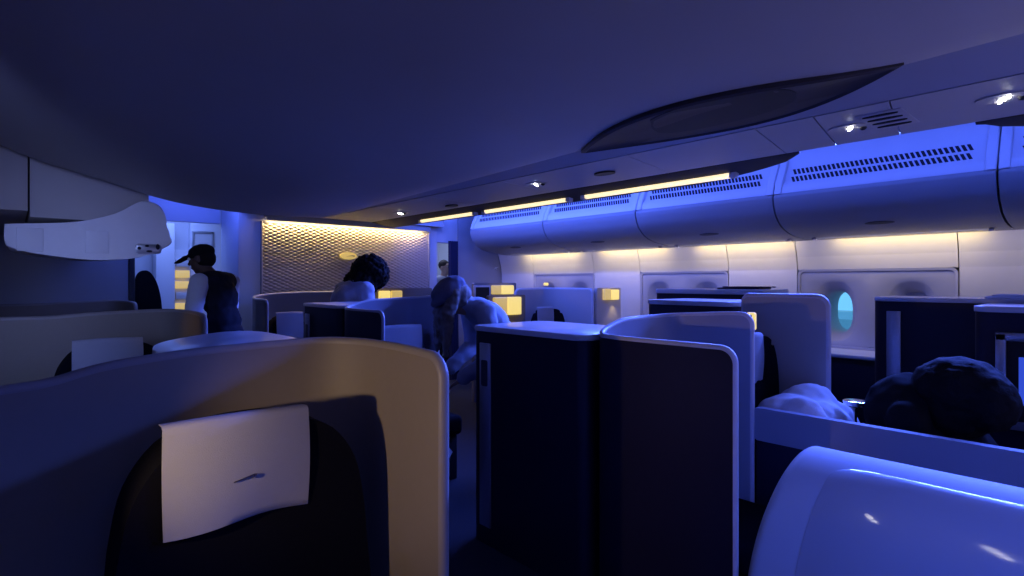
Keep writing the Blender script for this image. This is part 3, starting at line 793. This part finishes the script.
# ------------------------------------------------------------------ lamps, lamp panels and monitors further back
t = thing('lamp_panel', (5.25, 4.2, 0), 'upright panel with yellow lamp and cone of light at the right window wall', 'panel')
bm = bmesh.new(); prism(bm, roundrect(5.05, 5.5, 0, 1.34, .02, 3, (1, 1, 0, 0)), 'y', 4.18, 4.22); obj('panel_board', bm, 'wing', t)
def lamp(x0, x1, y, z0, z1, label, m='lamp', rot=False):
    t = thing('yellow_lamp', ((x0 + x1) / 2, y, z0), label, 'lamp', 'small yellow reading lamps')
    bm = bmesh.new(); box(bm, x0, x1, y - .05, y - .005, z0, z1, .012, 3); obj('lamp_shade', bm, m, t)
    obj('lamp_mount', B((x0 + x1) / 2 - .03, (x0 + x1) / 2 + .03, y - .006, y + .0, z0 + .02, z1 - .02), 'metal', t)
    return t
lamp(5.14, 5.26, 4.178, 1.20, 1.33, 'wider soft yellow half of the double lamp on the right wall panel', 'lampdim')
lamp(5.27, 5.41, 4.178, 1.20, 1.32, 'brighter yellow half of the double lamp on the right wall panel')
t = thing('lamp_panel', (4.0, 4.6, 0), 'upright panel with the biggest bright yellow lamp, behind the stooping person', 'panel')
bm = bmesh.new(); prism(bm, roundrect(3.70, 4.22, 0, 1.27, .02, 3, (1, 1, 0, 0)), 'y', 4.50, 4.54); obj('panel_board', bm, 'shell_in', t)
lamp(3.93, 4.12, 4.498, 1.06, 1.25, 'biggest bright yellow lamp, right of the stooping person')
lamp(3.74, 3.92, 4.498, 1.06, 1.25, 'soft yellow lamp right beside the stooping person', 'lampdim')
t = thing('lamp_panel', (4.5, 5.3, 0), 'farther upright panel with small yellow lamp in front of the grey partition', 'panel')
bm = bmesh.new(); prism(bm, roundrect(4.05, 4.72, 0, 1.40, .02, 3, (1, 1, 0, 0)), 'y', 5.20, 5.24); obj('panel_board', bm, 'shell_out', t)
lamp(4.45, 4.64, 5.198, 1.26, 1.37, 'small yellow lamp in front of the grey partition')
lamp(4.30, 4.44, 5.198, 1.26, 1.37, 'dim yellow lamp in front of the grey partition', 'lampdim')
t = thing('lamp_panel', (3.6, 6.25, 0), 'pale low shell in front of the quilted panel, beside the curly-haired person', 'panel')
bm = bmesh.new(); prism(bm, roundrect(3.12, 4.2, 0, 1.33, .02, 3, (1, 1, 0, 0)), 'y', 6.30, 6.34); obj('panel_board', bm, 'shell_in', t)
lamp(3.40, 3.55, 6.298, 1.17, 1.30, 'bright yellow lamp right of the curly-haired person')
lamp(3.57, 3.72, 6.298, 1.17, 1.30, 'paler yellow lamp next to the curly-haired person', 'lampdim')
lamp(5.62, 5.69, 5.63, 1.36, 1.40, 'tiny yellow light glowing in the farthest window surround')
t = thing('seat_monitor', (4.3, 5.15, 1.2), 'small grey-framed monitor left of the small yellow lamp', 'monitor')
bm = bmesh.new(); prism(bm, roundrect(3.98, 4.22, 1.18, 1.37, .015), 'y', 5.10, 5.13, .004); obj('monitor_frame', bm, 'rim', t)
bm = bmesh.new(); prism(bm, roundrect(4.0, 4.20, 1.20, 1.35, .01), 'y', 5.097, 5.101); obj('monitor_screen', bm, 'screen', t)
obj('monitor_arm', B(4.08, 4.12, 5.11, 5.20, 1.24, 1.28), 'dark', t)
# lamp on the blue divider edge
t = thing('yellow_lamp', (2.55, 1.18, 1.19), 'tall narrow yellow lamp on the edge of the blue seat divider', 'lamp', 'small yellow reading lamps')
obj('lamp_shade', B(2.527, 2.555, 1.17, 1.21, 1.19, 1.27, .008, 3), 'lamp', t)
obj('lamp_mount', B(2.522, 2.53, 1.18, 1.20, 1.20, 1.26), 'metal', t)

# ------------------------------------------------------------------ soft things
def blobmesh(balls, voxel, smooth=4, disp=0.0, dscale=20.0):
    bm = bmesh.new()
    for c, r, rot in balls:
        r = (r, r, r) if not isinstance(r, (tuple, list)) else r
        mtx = Matrix.Translation(c) @ (rot.to_4x4() if rot is not None else Matrix.Identity(4)) @ Matrix.Diagonal((*r, 1))
        bmesh.ops.create_icosphere(bm, subdivisions=1 if max(r) < .016 else 2, radius=1.0, matrix=mtx)
    me = bpy.data.meshes.new('tmp'); bm.to_mesh(me); bm.free()
    o = bpy.data.objects.new('tmp', me); COL.objects.link(o)
    m = o.modifiers.new('r', 'REMESH'); m.mode = 'VOXEL'; m.voxel_size = voxel
    if smooth:
        s = o.modifiers.new('s', 'SMOOTH'); s.factor = .5; s.iterations = smooth
    dg = bpy.context.evaluated_depsgraph_get(); dg.update()
    out = bpy.data.meshes.new_from_object(o.evaluated_get(dg))
    bpy.data.objects.remove(o); bpy.data.meshes.remove(me)
    if disp:
        for v in out.vertices:
            n = noise.noise(v.co * dscale) + .5 * noise.noise(v.co * dscale * 2.3)
            v.co += v.normal * disp * n
    return out
def seg(p0, p1, r0, r1, n=None):
    p0, p1 = Vector(p0), Vector(p1); L = (p1 - p0).length
    n = n or max(2, int(L / (min(r0, r1) * .45)) + 1)
    return [(p0.lerp(p1, i / n), r0 + (r1 - r0) * i / n, None) for i in range(n + 1)]

me = blobmesh([((2.74, 1.10, .76), (.17, .15, .13), None), ((2.92, 1.08, .77), (.17, .14, .15), None), ((3.0, 1.0, .72), (.10, .12, .12), None), ((2.83, .98, .71), (.20, .12, .15), None), ((2.64, 1.0, .80), (.09, .10, .10), None), ((2.9, 1.08, .86), (.07, .05, .06), None), ((2.8, .98, .60), (.17, .14, .14), None), ((2.9, .94, .56), (.09, .12, .10), None)], .012, 6, .014, 9)
tag(link('pillow', me, 'linen', angle=180), 'crumpled white pillow on the seat behind the low blue divider', 'pillow')
# ------------------------------------------------------------------ people
def person(loc, yaw, label, skin='skin', height=1.75, lean=0.0, head_yaw=0.0, head_pitch=0.0, arms=None, crouch=0.0, neck_fwd=0.0, bend=0.0):
    """local frame: x right, y forward, z up. Returns root and helpers for dressing."""
    s = height / 1.75
    Rz = Matrix.Rotation(yaw, 3, 'Z')
    base = Vector(loc)
    def G(p): return base + Rz @ (Vector(p) * s)
    hipz = .92 - crouch
    def T(p):   # torso points, rotate about the hips, with extra bend of the upper back
        v = Vector(p) - Vector((0, 0, .95))
        a = lean + bend * max(0, min(1, (v.z - .1) / .4))
        v = Matrix.Rotation(-a, 3, 'X') @ v
        return v + Vector((0, 0, .95 - crouch))
    J = {}
    J['pelvis'] = T((0, 0, .97)); J['waist'] = T((0, .005, 1.10)); J['chest'] = T((0, .01, 1.30)); J['upper'] = T((0, 0, 1.42)); J['neck'] = T((0, .01 + neck_fwd * .4, 1.50))
    J['head'] = T((0, .03 + neck_fwd, 1.63))
    for sx, k in ((-1, 'L'), (1, 'R')):
        J['sh' + k] = T((sx * .185, 0, 1.425))
        J['hip' + k] = Vector((sx * .095, 0, .93 - crouch)); J['kn' + k] = Vector((sx * .10, .02 + crouch * .7, .50 - crouch * .45)); J['an' + k] = Vector((sx * .10, -.03, .09)); J['toe' + k] = Vector((sx * .115, .14, .035))
        e, w = (arms or {}).get(k, (None, None))
        J['el' + k] = Vector(e) if e else T((sx * .235, -.02, 1.14)); J['wr' + k] = Vector(w) if w else T((sx * .235, .06, .90))
    body = []
    def S(a, b, r0, r1): body.extend([(G(c), r * s, None) for c, r, _ in seg(a, b, r0, r1)])
    def E(c, r, rot=None): body.append((G(c), tuple(x * s for x in r), Rz @ rot if rot else Rz))
    Rt = Matrix.Rotation(-lean, 3, 'X'); Rt2 = Matrix.Rotation(-lean - bend, 3, 'X')
    E(J['pelvis'], (.155, .11, .12), Rt); E(J['waist'], (.135, .095, .13), Rt); E(J['chest'], (.155, .11, .16), Rt2); E(J['upper'], (.15, .085, .08), Rt2)
    for k in 'LR':
        S(J['upper'].lerp(J['sh' + k], .4), J['sh' + k], .075, .062); S(J['sh' + k], J['el' + k], .052, .042); S(J['el' + k], J['wr' + k], .041, .029)
        S(J['hip' + k], J['kn' + k], .082, .055); S(J['kn' + k], J['an' + k], .053, .036); S(J['an' + k], J['toe' + k], .04, .035)
    S(J['upper'], J['head'] + Vector((0, -.01, -.06)), .062, .052)
    HR = Matrix.Rotation(head_yaw, 3, 'Z') @ Matrix.Rotation(-head_pitch, 3, 'X')
    def H(p): return J['head'] + HR @ Vector(p)
    E(J['head'] + HR @ Vector((0, -.012, .025)), (.074, .094, .092), HR); E(H((0, .028, -.035)), (.060, .066, .078), HR); E(H((0, .045, -.088)), (.034, .034, .028), HR)
    S(H((0, .088, .022)), H((0, .108, -.022)), .010, .014); E(H((0, .080, .045)), (.05, .02, .016), HR); E(H((0, .087, -.058)), (.024, .012, .010), HR)
    for sx in (-1, 1): E(H((sx * .076, -.005, -.005)), (.012, .022, .033), HR)
    # hands: palm, four fingers, thumb
    for sx, k in ((-1, 'L'), (1, 'R')):
        d = (J['wr' + k] - J['el' + k]).normalized()
        side = d.cross(Vector((0, 0, 1)) if abs(d.z) < .9 else Vector((1, 0, 0))).normalized() if abs(d.z) < .9 else Vector((0, 1, 0))
        nrm = d.cross(side).normalized()
        pc = J['wr' + k] + d * .055
        for q in range(4):
            o_ = side * (.03 - .02 * q); L = (.075, .085, .08, .062)[q]
            S(J['wr' + k] + d * .01 + o_ * .5, J['wr' + k] + d * .095 + o_, .019, .014)
            a = J['wr' + k] + d * .095 + o_; b = a + d * L * .5 + nrm * .008; c = b + d * L * .42 + nrm * .025
            S(a, b, .0095, .009); S(b, c, .009, .0075)
        a = J['wr' + k] + d * .03 + side * .028; b = a + d * .035 + side * .032; c = b + d * .035 + side * .008
        S(a, b, .013, .011); S(b, c, .011, .009)
    root = thing('person', base, label, 'person')
    link('body', blobmesh(body, .009, 3), skin, root, angle=180)
    for sx in (-1, 1):
        bm = bmesh.new(); bmesh.ops.create_uvsphere(bm, u_segments=12, v_segments=8, radius=.012 * s, matrix=Matrix.Translation(G(H((sx * .031, .083, .018))))); eo = obj('eye', bm, 'eye', root)
        bm = bmesh.new(); bmesh.ops.create_uvsphere(bm, u_segments=10, v_segments=6, radius=.006 * s, matrix=Matrix.Translation(G(H((sx * .031, .0915, .018))))); obj('iris', bm, 'dark', eo)
    def wear(name, m, pieces, voxel=.011, smooth=4, disp=0.0, dscale=12):
        balls = []
        for p in pieces:
            if p[0] == 'seg': balls.extend([(G(c), r * s, None) for c, r, _ in seg(p[1], p[2], p[3], p[4])])
            else: balls.append((G(p[1]), tuple(x * s for x in p[2]), (Rz @ p[3]) if len(p) > 3 and p[3] else Rz))
        return link(name, blobmesh(balls, voxel, smooth, disp, dscale), m, root, angle=180)
    def torso(inf): return [('e', J['pelvis'], (.160 + inf, .115 + inf, .125 + inf), Rt), ('e', J['waist'], (.142 + inf, .102 + inf, .14 + inf), Rt), ('e', J['chest'], (.160 + inf, .115 + inf, .165 + inf), Rt2), ('e', J['upper'], (.155 + inf, .09 + inf, .082 + inf), Rt2)] + \
        [('seg', J['upper'].lerp(J['sh' + k], .4), J['sh' + k], .078 + inf, .066 + inf) for k in 'LR']
    def sleeves(inf, which='LR', frac=1.0):
        out = []
        for k in which:
            out += [('seg', J['sh' + k], J['el' + k], .06 + inf, .052 + inf), ('seg', J['el' + k], J['el' + k].lerp(J['wr' + k], frac), .05 + inf, .038 + inf)]
        return out
    def legs(inf): return [('e', J['pelvis'] - Vector((0, 0, .03)), (.16 + inf, .118 + inf, .12), Rt)] + [x for k in 'LR' for x in (('seg', J['hip' + k], J['kn' + k], .09 + inf, .066 + inf), ('seg', J['kn' + k], J['an' + k], .064 + inf, .052 + inf))]
    def shoes(): return [x for k in 'LR' for x in (('seg', J['an' + k] - Vector((0, .02, .035)), J['toe' + k] + Vector((0, .03, .005)), .048, .04),)]
    return root, J, H, HR, wear, torso, sleeves, legs, shoes, G, Rz

left_yaw = lambda dx, dy: math.atan2(-dx, dy)     # yaw that makes +Y face (dx, dy)

# 1. capped person in a dark vest with pale sleeves, seen from behind, face to the left
f = Vector((-.62, .78)).normalized()
root, J, H, HR, wear, torso, sleeves, legs, shoes, G, Rz = person((1.30, 4.9, 0), left_yaw(f.x, f.y), 'person in dark peaked cap and dark vest over pale sleeves, standing in the left aisle', 'skin_dark', 1.75, .10, .22, .22, {'L': ((-.27, .10, 1.10), (-.16, .32, 1.02)), 'R': ((.215, .13, 1.12), (.10, .34, 1.04))}, 0, .05, .12)
wear('shirt', 'whitecloth', torso(-.004) + sleeves(.012), disp=.006)
wear('vest', 'vestcloth', torso(.014)[:4] + [('seg', J['upper'].lerp(J['shL'], .35), J['upper'].lerp(J['shL'], .72), .092, .082), ('seg', J['upper'].lerp(J['shR'], .35), J['upper'].lerp(J['shR'], .72), .092, .080)], disp=.006)
wear('trousers', 'trousers', legs(.008)); wear('shoes', 'blackcloth', shoes())
wear('hair', 'hair_black', [('e', H((0, -.03, .0)), (.082, .082, .085), HR)])
cap = wear('cap', 'blackcloth', [('e', H((0, -.010, .052)), (.086, .107, .072), HR)] + [('e', H((0, .10 + .022 * k, .042 - .007 * k)), (.072 - .010 * k, .035, .010), HR) for k in range(5)], .008, 2)

# 2. person with a big head of dark curls, pale blue top
f = Vector((.80, .16)).normalized()
root, J, H, HR, wear, torso, sleeves, legs, shoes, G, Rz = person((2.27, 5.08, 0), left_yaw(f.x, f.y), 'person with big dark curly hair and pale blue top, bowed before the quilted panel', 'skin', 1.72, .22, -.1, .55, {'L': ((-.27, .22, 1.05), (-.14, .48, 1.0)), 'R': ((.27, .22, 1.05), (.14, .48, 1.0))}, 0, .07, .35)
wear('sweater', 'bluecloth', torso(.02) + sleeves(.02) + [('seg', J['upper'], J['upper'].lerp(J['head'], .45), .085, .07)], disp=.010)
wear('trousers', 'trousers', legs(.008)); wear('shoes', 'blackcloth', shoes())
hb = [('e', H((0, -.035, .05)), (.205, .20, .19), HR), ('e', H((-.08, -.07, -.09)), (.13, .14, .17), HR), ('e', H((.05, -.08, -.10)), (.13, .13, .16), HR), ('e', H((.07, -.03, -.04)), (.10, .12, .13), HR), ('e', H((-.03, .05, -.06)), (.09, .07, .12), HR)]
wear('curly_hair', 'hair_black', hb, .010, 2, .026, 26)

# 3. stooping person with slate cap and long grey-brown hair
f = Vector((-.80, .28)).normalized()
root, J, H, HR, wear, torso, sleeves, legs, shoes, G, Rz = person((2.685, 2.975, 0), left_yaw(f.x, f.y), 'stooping person with slate cap, long hanging hair and pale blue top, beyond the tall cabinet', 'skin', 1.62, .42, .0, .62, {'L': ((-.28, .26, 1.0), (-.16, .46, .84)), 'R': ((.28, .24, 1.02), (.18, .46, .86))}, 0, .05, .30)
wear('top', 'bluecloth', torso(.018) + sleeves(.018) + [('seg', J['upper'], J['upper'].lerp(J['head'], .55), .085, .072)], disp=.008)
wear('strap', 'greycap', [('seg', J['shR'] + Vector((-.06, -.03, .075)), J['shR'] + Vector((-.06, .10, .03)), .020, .018), ('seg', J['shR'] + Vector((-.06, -.03, .075)), J['shR'] + Vector((-.10, -.16, -.08)), .020, .018)])
wear('trousers', 'trousers', legs(.008)); wear('shoes', 'blackcloth', shoes())
strands = []
for sx in (-.085, -.06, .06, .085, 0):
    p0 = H((sx, -.03, .03)); p1 = p0 + Vector((sx * .3, .06, -.16)); p2 = p1 + Vector((sx * .2, .02, -.20 - abs(sx)))
    strands += [('seg', p0, p1, .05, .055), ('seg', p1, p2, .055, .018)]
wear('long_hair', 'hair_grey', strands + [('e', H((0, -.04, .0)), (.125, .12, .12), HR)], .009, 2, .012, 22)
wear('cap', 'greycap', [('e', H((0, -.015, .055)), (.140, .145, .095), HR), ('e', H((0, .07, .035)), (.11, .09, .035), HR)], .009, 3, .006, 14)

# 4. crew member far beyond the doorway
root, J, H, HR, wear, torso, sleeves, legs, shoes, G, Rz = person((5.22, 7.50, 0), left_yaw(.25, -1), 'distant person with dark hair and glasses, glimpsed through the narrow doorway', 'skin', 1.76, 0, 0, 0, None)
wear('shirt', 'whitecloth', torso(.012) + sleeves(.012)); wear('trousers', 'trousers', legs(.008)); wear('shoes', 'blackcloth', shoes())
wear('hair', 'hair_brown', [('e', H((0, -.025, .045)), (.084, .098, .090), HR)], .008, 2)
bm = bmesh.new()
for sx in (-1, 1):
    ring = [G(H((sx * .033 + .024 * math.cos(2 * PI * k / 16), .106, .018 + .018 * math.sin(2 * PI * k / 16)))) for k in range(17)]; tube(bm, ring, .003, 6, False)
obj('glasses', bm, 'dark', root)

# 5. dark-clothed person slumped in the seat behind the low divider
def slumped():
    base = Vector((3.0, .45, 0))
    root = thing('person', base, 'person in black with dark hair, hunched low in the seat at right, mostly in shadow', 'person')
    P = lambda *a: Vector(a)
    pel, mid, chest, neck, head = P(3.02, .50, .58), P(2.98, .58, .72), P(2.92, .66, .84), P(2.90, .60, .93), P(2.90, .47, .96)
    body = seg(pel, mid, .14, .14) + seg(mid, chest, .14, .14) + seg(chest, neck, .09, .06) + seg(neck, head, .055, .055) + [(head, (.085, .10, .105), None), (head + P(-.05, -.02, -.03), (.06, .06, .075), None), (head + P(-.115, -.02, -.02), (.016, .014, .02), None)]
    arms = []
    for sx in (-1, 1):
        sh = chest + P(.0, .02 * sx, .0) + P(.17 * sx, 0, .0); el = sh + P(.02 * sx, .02, -.24); wr = el + P(-.08 * sx, -.16, -.04)
        arms += [(sh, el), (el, wr)]
        body += seg(sh, el, .055, .043) + seg(el, wr, .043, .03) + seg(chest, sh, .09, .06)
        d = (wr - el).normalized(); side = P(1, 0, 0)
        for q in range(4):
            o_ = side * (.03 - .02 * q); a = wr + d * .09 + o_; L = (.07, .08, .075, .06)[q]
            body += seg(wr + o_ * .5, a, .018, .014) + seg(a, a + d * L * .5 - P(0, 0, .01), .0095, .009) + seg(a + d * L * .5 - P(0, 0, .01), a + d * L * .85 - P(0, 0, .04), .009, .0075)
        body += seg(wr + d * .03 + side * .03 * -sx, wr + d * .075 + side * .06 * -sx, .013, .01)
        hip = pel + P(.10 * sx, 0, -.0); kn = hip + P(.03 * sx, -.42, -.04); an = kn + P(0, -.06, -.44)
        body += seg(hip, kn, .085, .06) + seg(kn, an, .055, .038) + seg(an, an + P(0, -.17, -.03), .04, .035)
    link('body', blobmesh(body, .010, 3), 'skin_dark', root, angle=180)
    jk = seg(pel, mid, .18, .185) + seg(mid, chest, .185, .18) + seg(chest, neck, .15, .085)
    for a, b in arms: jk += seg(a, b, .075, .06)
    for sx in (-1, 1): jk += seg(chest, chest + P(.17 * sx, .02 * sx, 0), .12, .085)
    link('jacket', blobmesh(jk, .012, 5, .012, 9), 'blackcloth', root, angle=180)
    tr = []
    for sx in (-1, 1):
        hip = pel + P(.10 * sx, 0, -.0); kn = hip + P(.03 * sx, -.42, -.04); an = kn + P(0, -.06, -.44)
        tr += seg(hip, kn, .10, .075) + seg(kn, an, .07, .055)
    link('trousers', blobmesh(tr, .012, 4), 'trousers', root, angle=180)
    link('hair', blobmesh([(head + P(-.02, .02, .02), (.155, .17, .13), None), (head + P(.0, .04, -.07), (.15, .15, .13), None), (head + P(-.06, -.08, -.02), (.11, .10, .12), None)], 0.010, 3, .006, 25), 'hair_black', root, angle=180)
slumped()
obj('seat_block', B(2.62, 3.45, .20, .70, 0, .40, .03), 'fabric').name = 'seat_bench'
tag(bpy.data.objects['seat_bench'], 'dark seat cushion under the person in black', 'seat')
t = thing('metal_cup', (2.86, .85, .55), 'small shiny silver stemmed cup behind the low divider, left of the person in black', 'cup')
bm = bmesh.new()
def lathe(bm, c, prof, n=24):
    R = [[bm.verts.new((c[0] + r * math.cos(2 * PI * k / n), c[1] + r * math.sin(2 * PI * k / n), c[2] + z)) for k in range(n)] for r, z in prof]
    for a, b in zip(R, R[1:]):
        for k in range(n): bm.faces.new((a[k], a[(k + 1) % n], b[(k + 1) % n], b[k]))
    bm.faces.new(R[0][::-1]); bm.faces.new(R[-1])
lathe(bm, (2.86, .86, .57), [(.04, 0), (.04, .006), (.008, .02), (.007, .22), (.012, .25), (.03, .275)]); obj('stem', bm, 'chrome', t)
bm = bmesh.new(); lathe(bm, (2.86, .86, .57), [(.032, .277), (.048, .285), (.050, .300), (.046, .302)]); obj('rim_plate', bm, 'chrome', t)
# small tag by the aisle
bm = bmesh.new(); prism(bm, [(0, -.035), (.03, 0), (.0, .035), (-.03, 0)], 'y', 0, .004)
o = obj('luggage_tag', bm, 'paper'); o.location = (1.93, 2.72, .40); tag(o, 'small pale diamond tag low in the gap beside the tall dark cabinet', 'tag')

# ------------------------------------------------------------------ light
BLUE = (.07, .14, 1.0); WARM = (1.0, .72, .34)
def area(name, loc, rot, sx, sy, power, col, spread=PI):
    l = bpy.data.lights.new(name, 'AREA'); l.shape = 'RECTANGLE'; l.size = sx; l.size_y = sy; l.energy = power; l.color = col; l.spread = spread
    o = bpy.data.objects.new(name, l); COL.objects.link(o); o.location = loc; o.rotation_euler = rot; return o
def aim(o, tgt):
    o.rotation_euler = (Vector(tgt) - o.location).to_track_quat('-Z', 'Y').to_euler()
def cove(name, x, z, y0, y1, dirx, dirz, power, col, w=.08, spread=PI):
    o = area(name, (x, (y0 + y1) / 2, z), (0, 0, 0), y1 - y0, w, power, col, spread)
    d = Vector((dirx, 0, dirz)).normalized()
    zax = -d; xax = Vector((0, 1, 0)); yax = zax.cross(xax)
    o.rotation_euler = Matrix((xax, yax, zax)).transposed().to_euler(); return o
cove('cove_grille_light', 4.30, 2.585, -1.5, 6.5, .75, -.45, 36, BLUE)
cove('cove_grille_light_forward', 3.70, 2.42, 3.2, 6.5, 1, -.10, 62, BLUE)
cove('cove_aisle_light', 4.72, 2.47, -2.0, 5.0, -.92, -.40, 215, BLUE, spread=math.radians(80))
for a, b in zip(BY, BY[1:]):
    cove('bin_wash_light', 5.54, 1.797, a + .18, b - .18, .85, -.5, 2.0, (1, .74, .15), .02)
    cove('sidewall_fill_light', 5.36, 1.785, a + .1, b - .1, .72, -.7, 2.4, (.62, .60, 1.0), .03)  # added cool row, stands in for ambient light on the sidewall
o = area('panel_wash_light', (3.22, 6.54, 2.115), (0, 0, 0), 2.1, .03, 14.0, (1, .70, .28)); aim(o, (3.22, 6.60, 1.6))
o = area('door_zone_light_left', (1.5, 8.1, 2.55), (0, 0, 0), .8, 1.2, 22, (.18, .30, 1.0))
o = area('door_zone_light_header', (1.45, 6.5, 2.58), (0, 0, 0), .6, .8, 14, BLUE); aim(o, (1.5, 7.3, 2.3))
o = area('door_zone_light_right', (5.2, 8.0, 2.55), (0, 0, 0), 1.2, 1.2, 22, (.45, .55, 1.0))
def spot(name, loc, tgt, power, col, ang, r=.02):
    l = bpy.data.lights.new(name, 'SPOT'); l.energy = power; l.color = col; l.spot_size = math.radians(ang); l.spot_blend = .9; l.shadow_soft_size = r
    o = bpy.data.objects.new(name, l); COL.objects.link(o); o.location = loc; aim(o, tgt)
spot('seat_lamp', (-.30, 1.28, 1.13), (.95, 1.61, .92), 25, (1, .70, .40), 60)
spot('seat_lamp_second', (-.25, 4.0, 1.25), (.97, 4.36, 1.08), 5, (1, .62, .2), 22)
o = area('aft_fill_light', (2.5, -2.4, .8), (0, 0, 0), 2.2, .7, 19, (.46, .44, 1.0), math.radians(110)); aim(o, (1.4, -.6, 2.4))  # unseen fill added behind the camera to lift the ceiling bulge
o = area('bucket_fill_light', (-.62, 2.6, 2.10), (0, 0, 0), .3, 2.0, 3.2, (.30, .40, 1.0), math.radians(46)); aim(o, (.40, 5.05, 1.66))  # unseen fill added to brighten the open bucket
o = area('console_fill_light', (.75, -.35, 2.10), (0, 0, 0), .7, 1.6, 11, BLUE, math.radians(110)); aim(o, (1.2, .05, 1.0))  # unseen blue fill added above the slanted console
for x, y, z in ((5.34, 4.10, 1.19), (3.40, 6.2, 1.2), (4.03, 4.42, 1.05)):
    spot('lamp_throw', (x, y, z), (x, y + .08, z - .25), 1.0, (1, .75, .35), 80, .01)

w = bpy.data.worlds.new('world'); scene.world = w; w.use_nodes = True
w.node_tree.nodes['Background'].inputs[0].default_value = (.16, .52, .9, 1); w.node_tree.nodes['Background'].inputs[1].default_value = 1.3

scene.view_settings.view_transform = 'Standard'; scene.view_settings.look = 'None'
scene.view_settings.exposure = 0; scene.view_settings.gamma = 1; scene.view_settings.use_curve_mapping = False
scene.cycles.use_denoising = True
scene.cycles.max_bounces = 6; scene.cycles.diffuse_bounces = 4; scene.cycles.glossy_bounces = 3
scene.cycles.sample_clamp_indirect = 4
scene.cycles.caustics_reflective = False; scene.cycles.caustics_refractive = False
